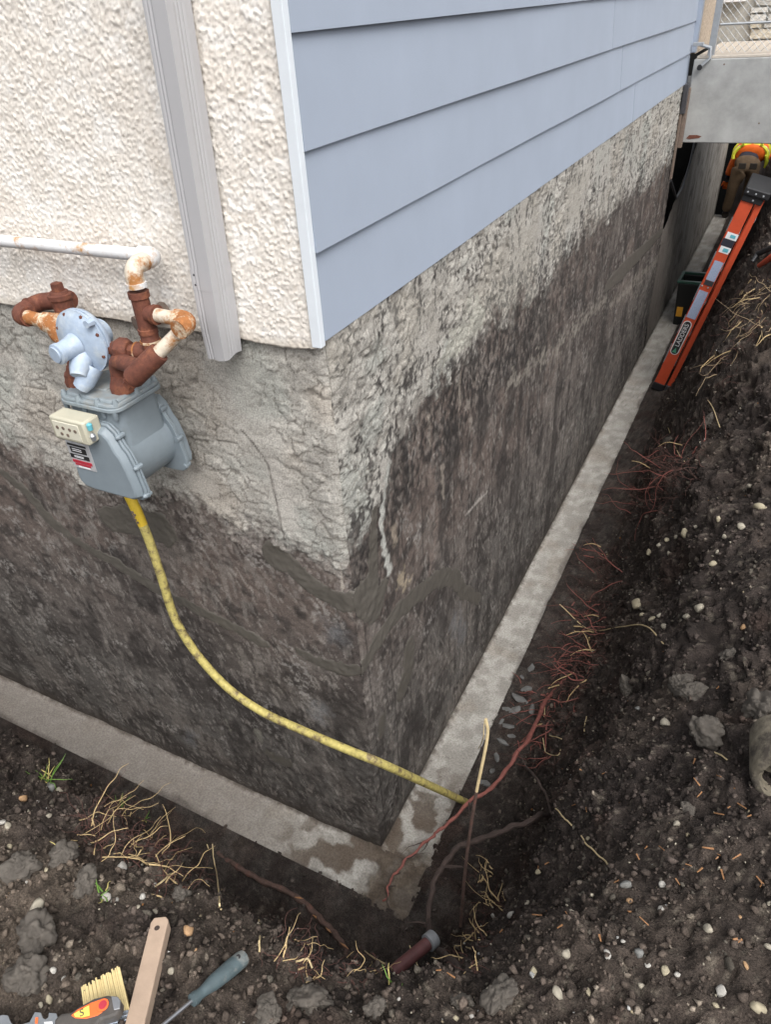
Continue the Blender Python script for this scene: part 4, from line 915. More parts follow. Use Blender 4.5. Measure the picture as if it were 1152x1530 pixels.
for sx in (.05, .30): MB().tube([W(sx, .10, 1.215), W(sx, .3, 1.275), W(sx, .5, 1.25)], .022, 6).build('stripe', 'vest_yellow', vst)
MB().tube([W(.385, .10, 1.06), W(.415, .12, .95), W(.40, .13, .85)], [.02, .03, .015], 6).build('stripe', 'vest_yellow', vst)
MB().box(W(.06, -.17, .88), W(.16, -.155, .98)).build('pocket', 'boot', wk, True, bevel=.01)
MB().box(W(.21, -.17, .88), W(.31, -.155, .98)).build('pocket', 'boot', wk, True, bevel=.01)

# ================================================================== STONES ON THE SOIL
def ico_mesh(sub, seed, amp, sq, name='stone', k=2.2):
    bm = bmesh.new(); bmesh.ops.create_icosphere(bm, subdivisions=sub, radius=1.)
    co = np.array([v.co[:] for v in bm.verts]); R_s = np.random.RandomState(seed)
    d = 1 + amp * fbm(co * k + seed * 3.1, 3, seed); co = co * d[:, None]
    for q in range(7):                                                       # flat facets
        nrm = _n(R_s.normal(size=3)); h = co @ nrm; lim = R_s.uniform(.5, .8); co = co - np.outer(np.maximum(h - lim, 0) * .8, nrm)
    co = co * np.array(sq)
    for v, c in zip(bm.verts, co): v.co = c
    me = bpy.data.meshes.new(name); bm.to_mesh(me); bm.free(); me.shade_smooth(); return me, co
def clod_mesh(seed):
    bm = bmesh.new(); bmesh.ops.create_icosphere(bm, subdivisions=5, radius=1.); co = np.array([v.co[:] for v in bm.verts])
    f1, f2, cid = worley(co * 2.1 + seed, seed); g1, g2, gid = worley(co * 5.5 + seed, seed + 4); k1, k2, kid = worley(co * 12 + seed, seed + 9)
    d = .72 + .30 * fbm(co * 1.4 + seed, 3, seed) + .30 * (1 - f1) * cid + .13 * np.clip(1 - g1, 0, 1) * (.3 + gid) + .06 * np.clip(1 - k1, 0, 1) * (.3 + kid)
    co = co * d[:, None] * np.array((1, .85, .7))
    for v, c in zip(bm.verts, co): v.co = c
    me = bpy.data.meshes.new('soil_clod'); bm.to_mesh(me); bm.free(); me.shade_smooth(); return me, co
stone_cols = {'pale': (.38, .345, .275), 'white': (.47, .45, .41), 'grey': (.20, .20, .19), 'tan': (.45, .28, .15), 'dark': (.105, .092, .078), 'cream': (.42, .37, .26)}
stone_me = {}
for ci, (cn, cc) in enumerate(stone_cols.items()):
    stone_me[cn] = []
    for k in range(4):
        me, co = clod_mesh(31 + k) if cn == 'dark' else ico_mesh(2, 11 + ci * 7 + k, .22, (1, .78, .62)); a = me.attributes.new('Col', 'FLOAT_COLOR', 'POINT')
        t = ss(-.3, .6, fbm(co * 2.6 + k, 3, 3)); C_ = mixc(np.array(cc) * .78, np.array(cc) * 1.12, t); dirt = ss(.1, .7, fbm(co * 1.7 + 9, 4, 5) - .4 * co[:, 2]); C_ = mixc(C_, (.06, .05, .042), dirt * .6)
        a.data.foreach_set('color', np.concatenate([C_, np.ones((len(C_), 1))], 1).astype(np.float32).ravel()); me.materials.append(MATS['stone']); stone_me[cn].append(me)
GRP = {'pale': ('small pale stone lying on the dark soil bank', 'pale stones on the bank'), 'white': ('small white stone lying on the dark soil bank', 'white stones on the bank'), 'grey': ('small grey stone lying on the dark soil bank', 'grey stones on the bank'),
       'tan': ('smooth orange-tan pebble lying on the dark soil', 'tan pebbles on the soil'), 'dark': ('fist-sized brown-grey clod sitting on the dark soil', 'large clods on the soil'), 'cream': ('small cream coloured stone lying on the dark soil bank', 'cream stones on the bank')}
LMK = [((650, 1400), 'near the capped drain pipe'), ((1130, 1155), 'near the broken clay pipe'), ((240, 1400), 'near the wooden stick'), ((340, 1450), 'near the screwdriver'), ((110, 1500), 'near the brush and scraper'), ((70, 1165), 'near the green grass tuft'), ((200, 1260), 'near the tan root mats'),
       ((460, 1350), 'near the thick brown root'), ((870, 950), 'near the hanging red roots'), ((740, 1340), 'near the yellow root knot'), ((1000, 690), 'below the foot of the orange ladder'), ((1130, 450), 'beside the orange ladder'), ((1000, 810), 'on the bank above the red roots'), ((1110, 760), 'high on the right bank'), ((1000, 920), 'in the pale gravel patch on the bank'), ((960, 1380), 'among the orange wood splinters'), ((900, 1480), 'on the crumbly lower bank past the splinters'), ((1100, 1450), 'on crumbly soil below the clay pipe'), ((30, 1320), 'among the large clods behind the tools')]
def label_for(u, v, px, cn):
    near = min(LMK, key=lambda q: (q[0][0] - u) ** 2 + (q[0][1] - v) ** 2)[1]
    if cn == 'dark': return ('small' if px < 32 else 'large' if px < 48 else 'huge') + ' rough brown-grey soil clod ' + near
    return ('tiny' if px < 10.5 else 'small' if px < 15 else 'larger') + ' ' + {'tan': 'orange-tan'}.get(cn, cn) + ' stone lying on dark soil ' + near
def stone(u, v, px, cn, sink=.25):
    h, n_ = on_soil(u, v)
    if h is None: return
    dpt = (np.array(h) - CAM) @ _f; r_ = px * dpt / FPX * .5
    o = bpy.data.objects.new('soil_clod' if cn == 'dark' else 'stone', stone_me[cn][rng.randrange(4)]); COL.objects.link(o)
    o.location = h + n_ * r_ * (.62 - sink); o.scale = (r_ * rng.uniform(1., 1.2), r_ * rng.uniform(.95, 1.25), r_ * rng.uniform(.9, 1.15))
    q = n_.to_track_quat('Z', 'Y'); o.rotation_mode = 'QUATERNION'; o.rotation_quaternion = q @ Quaternion((0, 0, 1), rng.uniform(0, 6.28)) @ Quaternion((1, 0, 0), rng.uniform(-.4, .4))
    tag(o, label_for(u, v, px, cn), 'clod' if cn == 'dark' else 'stone', GRP[cn][1])
for u, v, px, cn in [(955, 903, 24, 'cream'), (1047, 910, 20, 'pale'), (1027, 922, 14, 'pale'), (993, 937, 11, 'pale'), (975, 926, 11, 'cream'), (960, 919, 9, 'cream'), (986, 920, 9, 'pale'), (971, 826, 12, 'cream'), (1002, 828, 11, 'pale'), (1025, 797, 15, 'cream'), (1012, 803, 11, 'pale'), (996, 808, 9, 'cream'), (985, 815, 8, 'pale'),
    (1073, 826, 9, 'pale'), (1136, 760, 19, 'cream'), (1108, 788, 15, 'pale'), (1120, 727, 11, 'pale'), (1083, 802, 10, 'pale'), (1074, 776, 10, 'cream'), (1040, 788, 9, 'pale'), (1112, 936, 10, 'tan'), (996, 1082, 19, 'pale'), (954, 1060, 11, 'grey'), (978, 1074, 9, 'pale'), (1066, 843, 12, 'cream'), (1018, 871, 9, 'white'), (1034, 844, 10, 'pale'),
    (1012, 1231, 13, 'pale'), (880, 1253, 9, 'cream'), (990, 1322, 11, 'white'), (940, 1348, 12, 'tan'), (990, 1359, 14, 'white'), (1060, 1389, 17, 'pale'), (765, 1368, 15, 'white'), (738, 1367, 10, 'white'), (907, 1426, 14, 'white'), (954, 1423, 17, 'grey'), (849, 1425, 18, 'pale'), (995, 1450, 16, 'cream'), (1012, 1456, 10, 'white'), (968, 1442, 9, 'white'),
    (831, 1481, 19, 'pale'), (798, 1453, 16, 'cream'), (880, 1483, 12, 'cream'), (1079, 1482, 17, 'white'), (1130, 1504, 23, 'cream'), (1069, 1503, 11, 'cream'), (1147, 1415, 15, 'pale'), (1114, 1443, 12, 'tan'), (855, 1364, 11, 'pale'), (959, 1474, 14, 'pale'), (931, 1407, 9, 'white'), (936, 1325, 20, 'grey'), (788, 1351, 11, 'pale'), (805, 1302, 11, 'cream'),
    (1030, 1210, 22, 'dark'), (1124, 1358, 9, 'pale'), (1105, 1370, 8, 'tan'), (730, 1478, 9, 'pale'), (706, 1519, 12, 'white'), (680, 1521, 10, 'cream'), (596, 1492, 6, 'white'),
    (55, 1356, 26, 'pale'), (32, 1194, 15, 'tan'), (75, 1176, 17, 'grey'), (88, 1181, 11, 'pale'), (181, 1298, 20, 'white'), (160, 1342, 15, 'white'), (172, 1346, 13, 'white'), (212, 1340, 12, 'white'), (230, 1323, 10, 'white'), (207, 1355, 9, 'pale'), (281, 1391, 19, 'tan'), (4, 1229, 11, 'white'), (11, 1235, 12, 'pale'), (72, 1220, 10, 'pale'), (56, 1198, 6, 'white'),
    (231, 1363, 10, 'pale'), (69, 1301, 10, 'cream'), (75, 1492, 13, 'cream'), (80, 1449, 11, 'white'), (12, 1312, 14, 'pale'), (14, 1264, 9, 'cream'), (42, 1317, 8, 'white'), (13, 1338, 9, 'tan'), (62, 1500, 10, 'pale'), (95, 1462, 8, 'white'), (255, 1450, 13, 'pale'), (292, 1420, 8, 'tan')]:
    stone(u, v, px, cn)
# heavier clods and half-buried lumps
for u, v, px in [(1058, 1090, 52), (940, 1025, 34), (1038, 1035, 36), (1020, 1022, 42), (1140, 1060, 62), (60, 1400, 70), (30, 1300, 50), (130, 1320, 44), (95, 1280, 40), (40, 1460, 60), (460, 1500, 70), (400, 1512, 46), (560, 1508, 34), (750, 1490, 54), (690, 1500, 36), (270, 1340, 30), (1090, 980, 28), (1060, 630, 22), (1000, 660, 18)]:
    stone(u, v, px, 'dark', .42)
def soil_pt(u, v, lift=.0):
    h, n_ = on_soil(u, v)
    return h + n_ * lift if h is not None else Vector(at(u, v, z=.3))
chunk_me = []
for k in range(3):
    me, co = ico_mesh(1, 301 + k, .5, (1, .8, .55), 'concrete_chunk', 1.3); me.shade_flat(); a = me.attributes.new('Col', 'FLOAT_COLOR', 'POINT'); C_ = np.array((.15, .15, .145)) * (1 + .4 * fbm(co * 2, 3, 5))[:, None]
    a.data.foreach_set('color', np.concatenate([C_, np.ones((len(C_), 1))], 1).astype(np.float32).ravel()); me.materials.append(MATS['stone']); chunk_me.append(me)
# broken concrete bits lying on the trench floor beside the footing
for u, v, px in [(792, 1000, 16), (776, 1045, 26), (770, 1062, 22), (760, 1085, 18), (786, 1030, 18), (795, 1060, 16), (752, 1110, 18), (742, 1132, 14), (724, 1170, 16), (757, 1060, 14), (764, 1100, 12), (735, 1152, 12), (780, 1012, 12), (749, 1078, 10)]:
    p = soil_pt(u, v, 0.); o = bpy.data.objects.new('concrete_chunk', chunk_me[rng.randrange(3)]); COL.objects.link(o)
    r_ = px * 3.4 / FPX * .55; o.location = p + Vector((0, 0, r_ * .15)); o.scale = (r_ * 1.2, r_, r_ * .9); o.rotation_euler = (rng.uniform(-.4, .4), rng.uniform(-.4, .4), rng.uniform(0, 6))
    tag(o, 'grey broken concrete chunk on the trench floor beside the footing', 'rubble', 'rubble beside the footing')

# ================================================================== ROOTS
def wob_path(pts, n=10, amp=.004, seed=0):
    c = catmull(pts, n); a = np.array([p[:] for p in c]); t = np.arange(len(a))[:, None] * np.array([[.33, .33, .33]]) + np.array([[seed, seed + 7.7, seed + 3.1]])
    z0 = np.zeros(len(a)); a[:, 0] += amp * fbm(np.stack([t[:, 0], z0, z0], -1), 3, 1); a[:, 1] += amp * fbm(np.stack([t[:, 1], z0, z0], -1), 3, 2); a[:, 2] += amp * fbm(np.stack([t[:, 2], z0, z0], -1), 3, 3)
    return [Vector(p) for p in a]
def root_thing(name, pts, r0_, r1_, material, label, cat='root', group=None, branches=0, seed=0, amp=.004, bl=.12, n=10, bmat=None):
    path = wob_path(pts, n, amp, seed); e = empty(name, path[0], label, cat, group); m = len(path)
    rs_ = [(r0_ + (r1_ - r0_) * i / (m - 1)) * (1 + .16 * math.sin(i * 1.3 + seed)) for i in range(m)]
    MB().tube(path, rs_, 8).build('stem', material, e)
    rg_ = random.Random(seed); 
    for b in range(branches):
        i = rg_.randrange(m // 8, m - 2); d = Vector((rg_.uniform(-1, 1), rg_.uniform(-1, 1), rg_.uniform(-.9, .3))).normalized(); L_b = bl * rg_.uniform(.4, 1.2); q = [path[i]]
        for k in range(5):
            d = (d + Vector((rg_.uniform(-.5, .5), rg_.uniform(-.5, .5), rg_.uniform(-.5, .35)))).normalized(); q.append(q[-1] + d * L_b / 5)
        MB().tube(catmull(q, 3), [max(.0007, r1_ * .8 * (1 - j / 16)) for j in range(16)], 5).build('rootlet', bmat or material, e)
    return e
def Q(u, v, z): return at(u, v, z=z)
def soil_pt(u, v, lift=.0):
    h, n_ = on_soil(u, v)
    return h + n_ * lift if h is not None else Vector(at(u, v, z=.3))
def bank_start(u, v, lift): return tuple(soil_pt(u, v, lift))
root_thing('root', [bank_start(850, 1010, -.01), bank_start(820, 1040, .03), Q(782, 1112, .24), Q(747, 1164, .18), Q(705, 1196, .13), Q(664, 1234, .09), Q(640, 1255, .08), Q(605, 1286, .06), Q(587, 1312, .045), Q(574, 1345, .03)], .011, .004, 'root_red', 'long red root reaching across the footing corner from the right bank', branches=16, seed=3, amp=.008, bmat='root_dark', bl=.14)
root_thing('root', [bank_start(822, 1212, -.02), Q(796, 1222, .42), Q(747, 1244, .36), Q(699, 1258, .30), Q(671, 1280, .26), Q(647, 1324, .22), Q(640, 1380, .22), Q(650, 1411, .26), bank_start(678, 1446, .01), bank_start(690, 1456, -.02)], .011, .010, 'root_dark', 'dark bent root passing in front of the capped drain pipe', branches=6, seed=5, amp=.006)
root_thing('root', [bank_start(325, 1272, -.01), bank_start(360, 1296, .012), bank_start(400, 1318, .014), bank_start(452, 1349, .016), bank_start(485, 1378, .014), bank_start(506, 1402, .010), bank_start(520, 1426, -.01)], .011, .012, 'root_brown', 'thick brown root with orange scars lying down the trench side', branches=3, seed=8, amp=.004)
for u, v in ((415, 1322), (442, 1340), (488, 1384), (470, 1368), (510, 1412)):
    p0, p1 = soil_pt(u, v, .024), soil_pt(u + 12, v + 9, .022)
    tag(MB().tube([p0, (p0 + p1) / 2 + Vector((0, 0, .002)), p1], [.0015, .0045, .001], 6).build('bark_scar', 'chip'), 'orange scar of torn bark on the thick brown root', 'bark', 'scars on the brown root')
root_thing('root', [bank_start(782, 1142, -.01), Q(800, 1160, .40), Q(815, 1185, .44), bank_start(828, 1210, .012), bank_start(838, 1222, .004)], .006, .004, 'root_dark', 'short grey-brown root hooked over the right bank edge', branches=3, seed=9)
# upright reed beside the corner
rd = empty('reed_stick', (.40, -.25, -.05), 'pale yellow reed standing up from the pit beside the footing', 'stick')
rpth = [Vector(at(u, v, y=yy)) for u, v, yy in ((726, 1074, -.06), (728, 1102, -.07), (712, 1182, -.12), (702, 1244, -.16), (695, 1300, -.20), (688, 1383, -.26))]
MB().tube(catmull(rpth[:3], 8), .0052, 8).build('bare_stem', 'root_pale', rd); MB().tube(catmull(rpth[2:], 8), .0058, 8).build('bark_stem', 'root_brown', rd)

def near_of(u, v): return min(LMK, key=lambda q: (q[0][0] - u) ** 2 + (q[0][1] - v) ** 2)[1]
def cluster(u, v, n, L_c, label, group, material='root_red', seed=0, dirv=(-1, -.2, -.15), thick=.0022, fine=10, spread=.6, pale=2, area=26):
    rg_ = random.Random(seed); h = soil_pt(u, v, 0); e = empty('root_cluster', h, label, 'roots', group); D_ = Vector(dirv).normalized()
    def strand(start, L_, th, m_, wig, name, steps_=7):
        d = (D_ + Vector((rg_.gauss(0, spread), rg_.gauss(0, spread), rg_.gauss(0, spread * .7)))).normalized(); q = [start - d * .02, start]
        for k in range(steps_):
            d = (d + Vector((rg_.gauss(0, wig), rg_.gauss(0, wig), rg_.gauss(0, wig) - .06))).normalized(); q.append(q[-1] + d * L_ / steps_)
        c_ = catmull(q, 3); m = len(c_); return c_, [max(.0005, th * (1 - .8 * i / m)) for i in range(m)]
    for k in range(n):
        s0 = soil_pt(u + rg_.uniform(-area, area), v + rg_.uniform(-area, area) * .8, .004); c_, rr = strand(s0, L_c * rg_.uniform(.35, 1.1), thick * rg_.uniform(.5, 1.5), material, .28, 'strand'); MB().tube(c_, rr, 5).build('strand', material, e)
    fm_ = MB()
    for k in range(fine * 3):
        s0 = soil_pt(u + rg_.uniform(-area, area) * 1.3, v + rg_.uniform(-area, area), .002); c_, rr = strand(s0, L_c * rg_.uniform(.3, .9), .0011, None, .5, 'fine'); fm_.tube(c_, rr, 4)
    if fine: fo = fm_.build('root_hairs', 'root_fine', e); fo['kind'] = 'stuff'
    for k in range(pale):
        s0 = soil_pt(u + rg_.uniform(-area, area), v + rg_.uniform(-area, area), .006); c_, rr = strand(s0, L_c * rg_.uniform(.3, .6), thick * 1.5, None, .15, 'pale'); MB().tube(c_, [max(r_, .001) for r_ in rr], 6).build('pale_strand', 'root_tan', e)
    return e
REDN = ['below the pale gravel patch', 'above the pale cut root ends', 'with pale cut root ends', 'beside a long pale stalk', 'where the long red root starts', 'along the long red root', 'over the grey rubble beside the footing', 'next to the pale reed', 'reaching across the wet trench floor', 'below the foot of the ladder', 'between the ladder foot and the gravel']
G1 = 'tufts of red roots hanging out of the bank'
for k, (u, v, n, L_, dv, pl_) in enumerate([(905, 845, 8, .30, (-1, -.1, .1), 2), (880, 905, 9, .26, (-1, -.3, .05), 1), (880, 940, 12, .30, (-1, -.25, -.05), 3), (868, 972, 10, .28, (-1, -.4, -.1), 3), (850, 1000, 12, .32, (-1, -.5, -.15), 2), (838, 1040, 14, .30, (-.8, -.7, -.4), 1), (815, 1070, 14, .28, (-.7, -.8, -.5), 1), (800, 1110, 12, .24, (-.6, -.8, -.5), 0), (960, 745, 9, .34, (-1, .1, .1), 0), (1010, 690, 9, .40, (-1, .2, 0), 1), (985, 715, 8, .35, (-1, .1, .05), 1)]):
    cluster(u, v, n, L_, 'tuft of thin red roots hanging from the bank ' + REDN[k], G1, seed=20 + k, dirv=dv, pale=pl_, fine=14, thick=.0030, spread=.5, area=30)
DRYN = ['beside the stickers of the orange ladder', 'below the orange tool handle', 'beside the ladder badge', 'beside the lower ladder rail', 'spreading below the tool handle']
for k, (u, v, n, L_) in enumerate([(1125, 452, 14, .26), (1142, 428, 12, .26), (1120, 500, 9, .30), (1085, 545, 6, .34), (1140, 485, 10, .3)]):
    cluster(u, v, n, L_, 'tangle of pale dry roots ' + DRYN[k], 'dry roots beside the ladder', 'root_dry', 60 + k, (-.25, -.6, -.5), .0030, 6, .8, 2, 22)
YELN = ['on the pit side above two white stones', 'high on the pit side beside the reed', 'between drain pipe and white stones', 'beside the lower end of the dark bent root']
for k, (u, v, n, L_) in enumerate([(740, 1350, 9, .17), (725, 1305, 8, .15), (715, 1400, 7, .16), (700, 1440, 6, .12)]):
    cluster(u, v, n, L_, 'knot of yellow roots ' + YELN[k], 'yellow roots in the corner pit', 'root_tan', 80 + k, (-.5, .2, .1), .0022, 4, .9, 1, 16)
MATN = ['below the green grass tuft', 'spreading over dark clods under the grass tuft', 'forking wide over the footing edge', 'beside the thin green sprig', 'curling among dark clods', 'above the white pebbles', 'below the thick brown root', 'just below the maroon drain pipe', 'beside the orange bark scars']
G2_ = 'tan root mats on the bank in front of the footing'
for k, (u, v, n, L_) in enumerate([(175, 1215, 8, .22), (135, 1240, 6, .18), (215, 1275, 9, .24), (235, 1260, 7, .20), (160, 1265, 5, .18), (255, 1320, 5, .14), (470, 1445, 4, .10), (540, 1450, 4, .11), (430, 1420, 4, .12)]):
    cluster(u, v, n, L_, 'mat of tan grass roots on the bank ' + MATN[k], G2_, 'root_tan', 100 + k, (.35, .6, .0), .0015, 8, .85, 2, 22)
# loose pale stalks
for k, pts in enumerate([[(318, 1262), (325, 1290), (330, 1330), (330, 1358)], [(313, 1264), (322, 1300), (326, 1340), (328, 1360)], [(835, 905), (880, 940), (930, 935), (970, 937), (994, 963)], [(724, 1076), (722, 1100), (718, 1120)], [(385, 1375), (386, 1400), (384, 1425)], [(545, 1420), (570, 1445), (595, 1450), (630, 1452)], [(610, 1412), (622, 1432), (625, 1448)],
    [(835, 1210), (845, 1222), (856, 1234)], [(815, 1105), (818, 1125), (835, 1130), (842, 1118)], [(822, 1098), (840, 1105)], [(815, 1050), (815, 1072)], [(877, 1072), (877, 1092)], [(1070, 1125), (1088, 1135)], [(440, 1440), (455, 1436), (465, 1448)], [(230, 1330), (250, 1312), (262, 1308)], [(700, 1418), (712, 1424)], [(1000, 640), (1010, 668), (1025, 690)], [(1035, 590), (1060, 600), (1080, 640)], [(870, 1250), (890, 1268), (905, 1290), (912, 1297)]]):
    path = [soil_pt(u, v, .010 + .006 * math.sin(i * 2 + k)) for i, (u, v) in enumerate(pts)]
    tag(MB().tube(wob_path(path, 6, .003, k), .0024 if k != 2 else .003, 6).build('dry_stalk', 'root_pale'), 'loose pale dry stalk lying on the soil ' + near_of(*pts[0]), 'stalk', 'loose stalks on the soil')
# wood chips
cm = [(u, v) for u, v in ((940, 1366), (962, 1378), (848, 1372), (840, 1387), (955, 1283), (968, 1270), (990, 1272), (1068, 1283), (1057, 1270), (1100, 1283), (1082, 1310), (1047, 1305), (1030, 1295), (1105, 1410), (1095, 1405), (900, 1404), (1077, 1280), (820, 1290), (808, 1296), (925, 1320), (915, 1322), (1043, 1190), (1040, 1170), (1110, 1208), (1078, 1160), (870, 1150), (905, 1158), (750, 1395), (800, 1370), (1013, 1320), (1020, 1302), (1135, 1318), (1140, 1325), (860, 1205), (880, 1210), (1092, 1205), (1077, 1220), (1118, 1223), (1038, 1140), (1075, 1030), (640, 1440), (672, 1460), (655, 1455))]
for k, (u, v) in enumerate(cm):
    h, n_ = on_soil(u, v)
    if h is None: continue
    a = rng.uniform(0, 6.28); t1_ = n_.orthogonal().normalized(); d = Quaternion(n_, a) @ t1_; L_ = rng.uniform(.003, .014); b_ = n_.cross(d); wdt = rng.uniform(.0014, .003); base = h + n_ * .006
    m_ = MB().add([base - d * L_ - b_ * wdt * .4, base - d * L_ + b_ * wdt * .5, base + d * L_ + b_ * wdt + n_ * .004, base + d * L_ - b_ * wdt * .6 + n_ * .003] + [p + n_ * .002 for p in (base - d * L_ - b_ * wdt * .4, base - d * L_ + b_ * wdt * .5, base + d * L_ + b_ * wdt + n_ * .004, base + d * L_ - b_ * wdt * .6 + n_ * .003)], [(3, 2, 1, 0), (4, 5, 6, 7), (0, 1, 5, 4), (1, 2, 6, 5), (2, 3, 7, 6), (3, 0, 4, 7)])
    tag(m_.build('wood_chip', 'chip', None, False), 'orange wood splinter on the dark soil ' + near_of(u, v), 'wood chip', 'orange splinters on the soil')
# grass tufts
for k, (u, v, n, hgt, lab) in enumerate([(68, 1165, 16, .10, 'green grass tuft beside two grey pebbles at the trench edge'), (180, 1208, 9, .07, 'short green grass tuft growing from the tan roots'), (90, 1268, 5, .06, 'few green blades below the grass tuft on dark clods'), (150, 1335, 7, .05, 'small bright green sprout beside white pebbles'), (215, 1225, 6, .05, 'thin green sprig rising among the tan roots'), (590, 1475, 4, .05, 'single green leaf blade lying below the capped drain')]):
    h = soil_pt(u, v, 0); e = empty('grass_tuft', h, lab, 'grass'); rg_ = random.Random(200 + k)
    for b in range(n):
        d = Vector((rg_.gauss(.1, .5), rg_.gauss(.2, .5), 1)).normalized(); L_ = hgt * rg_.uniform(.5, 1.2); s0 = h + Vector((rg_.gauss(0, .008), rg_.gauss(0, .008), -.004)); q = [s0]
        for j in range(4): d = (d + Vector((rg_.gauss(0, .2), rg_.gauss(0, .2), -.12))).normalized(); q.append(q[-1] + d * L_ / 4)
        MB().tube(q, [.0016, .0019, .0017, .0012, .0004], 4).build('blade', 'straw' if rg_.random() < .45 else 'grass', e)

# ================================================================== DRAIN STUB AND CLAY PIPE
dr = empty('drain_pipe', (.36, -.36, .2), 'short maroon drain pipe with a grey cap sticking out of the pit side', 'drain pipe')
dA = Vector(at(648, 1401, z=.46)); dB = Vector(at(592, 1448, z=.50)); dd = (dA - dB).normalized()
MB().tube([dB - dd * .05, dB, dA - dd * .012], .021, 18).build('pipe', 'drain', dr)
MB().lathe(dA - dd * .030, dd, [(0, .0235), (.002, .0285), (.030, .0285), (.034, .026), (.035, .02), (.032, .018)], 20).build('cap', 'drain_cap', dr)
cp = empty('clay_pipe', soil_pt(1135, 1160, -.02), 'broken grey-brown clay drain tile half buried in the bank', 'clay pipe')
c0 = soil_pt(1152, 1172, .06); cdir = Vector((-.35, -.75, .10)).normalized(); cdir = (Vector(_f) * -.72 + Vector(_u) * -.50 + Vector(_r) * -.34).normalized()
cout = MB(); nn = 30; ax = -cdir; upv = Vector((0, 0, 1)); a_ = ax.cross(upv).normalized(); b_ = ax.cross(a_)
prof_ = [(-.002, .058), (.0, .066), (.004, .074), (.02, .079), (.15, .079), (.15, .058), (.006, .055)]
for d_, r_ in prof_:
    for j in range(nn):
        t = 2 * math.pi * j / nn; wv = 1 + .035 * math.sin(3 * t + d_ * 9) ; chip_ = .016 * max(0, math.sin(2 * t + 1.)) + .008 * math.sin(5 * t) if d_ < .03 else 0
        cout.v.append(tuple(c0 + ax * (d_ + chip_) + (a_ * math.cos(t) + b_ * math.sin(t)) * r_ * wv))
for i in range(len(prof_)):
    for j in range(nn):
        i2 = (i + 1) % len(prof_); cout.f.append((i * nn + j, i * nn + (j + 1) % nn, i2 * nn + (j + 1) % nn, i2 * nn + j))
cout.build('pipe_wall', 'clay_pipe', cp, angle=60)

# ================================================================== TOOLS ON THE SOIL
def flat_frame(p, q, lift=.0):
    """x along p->q, z away from the soil"""
    x = (q - p).normalized(); z = Vector((0, 0, 1)); z = (z - x * z.dot(x)).normalized(); y = z.cross(x); o = p + z * lift
    return Matrix(((x.x, y.x, z.x, o.x), (x.y, y.y, z.y, o.y), (x.z, y.z, z.z, o.z), (0, 0, 0, 1)))
def px_size(p): return (np.array(p) - CAM) @ _f / FPX                             # metres per photograph pixel at p
# wooden stake
p0 = soil_pt(243, 1376, 0); s_ = px_size(p0); zt = p0.z + .072
p0 = Vector(at(242, 1376, z=zt)); p1 = Vector(at(198, 1560, z=zt + .05)); M = flat_frame(p0, p1, 0); Ls = (p1 - p0).length + .05; hw = 12.5 * s_
sk = empty('wooden_stake', p0, 'pale wooden stick with a hole near its end lying on the soil', 'stick')
MB().prism([(.0, -hw * .72), (.012, -hw), (Ls, -hw), (Ls, hw), (.010, hw), (0, hw * .6)], M, -hw * .8, hw * .8).build('shaft', 'wood', sk, False, bevel=.0025)
MB().lathe(M @ Vector((.028, -hw * .1, hw * .8 - .0022)), M.to_3x3() @ Vector((0, 0, 1)), [(0, .0062), (.0028, .0062)], 14).build('hole', 'root_dark', sk)
# chisel
p0 = Vector(at(366, 1428, z=soil_pt(366, 1428).z + .035)); p1 = Vector(at(287, 1494, z=soil_pt(287, 1494).z + .035)); M = flat_frame(p0, p1); s_ = px_size(p0); Lh = (p1 - p0).length
ch = empty('screwdriver', p1, 'old blue-green handled screwdriver with a steel shank on the soil', 'screwdriver')
ax = M.to_3x3() @ Vector((1, 0, 0)); r_h = 12.5 * s_
MB().lathe(p0, ax, [(0, r_h * .5), (.003, r_h * .85), (.012, r_h * .98), (Lh * .3, r_h * 1.0), (Lh * .62, r_h * .88), (Lh * .80, r_h * .62), (Lh * .88, r_h * .60), (Lh * .93, r_h * .74), (Lh, r_h * .72), (Lh + .002, r_h * .4)], 10).build('handle', 'handle_teal', ch)
MB().lathe(p0 + ax * .016 + Vector((0, 0, r_h * .93)), (0, 0, 1), [(0, .005), (.0024, .005)], 12).build('hole', 'black_plastic', ch)
MB().tube([p0 + ax * Lh, p0 + ax * (Lh + .14)], .0042, 10).build('shank', 'steel', ch)
# brush: bristles, ferrule
pz = soil_pt(165, 1480).z + .05
bA = Vector(at(152, 1470, z=pz)); s_ = px_size(bA)
bsh = empty('paint_brush', bA, 'wide brush with pale bristles and metal ferrule beside the wooden stick', 'brush')
def quad_px(pts, z, h, name, material, parent, dz=None, bevel=.002):
    top = [Vector(at(u, v, z=z + (dz[i] if dz else 0))) for i, (u, v) in enumerate(pts)]; n = len(top)
    return MB().add([t - Vector((0, 0, h)) for t in top] + top, [tuple(range(n))[::-1], tuple(range(n, 2 * n))] + [(i, (i + 1) % n, n + (i + 1) % n, n + i) for i in range(n)]).build(name, material, parent, False, bevel=bevel)
quad_px([(122, 1478), (148, 1464), (178, 1448), (187, 1480), (194, 1508), (126, 1512)], pz - .002, .016, 'bristles', 'bristle', bsh)
for k in range(22):                                                               # bristle tufts with uneven tips
    a0, a1 = k / 22, (k + .86) / 22; jit = rng.uniform(-3.5, 3.0)
    tipp = lambda a: (121 + 58 * a, 1475 - 32 * a + jit); rt = lambda a: (126 + 68 * a, 1514 - 6 * a)
    quad_px([tipp(a0), tipp(a1), rt(a1), rt(a0)], pz + rng.uniform(-.0005, .0022), .005, 'bristle_tuft', 'bristle', bsh, bevel=0)
quad_px([(112, 1530), (192, 1507), (200, 1560), (118, 1570)], pz + .003, .024, 'ferrule', 'ferrule', bsh)
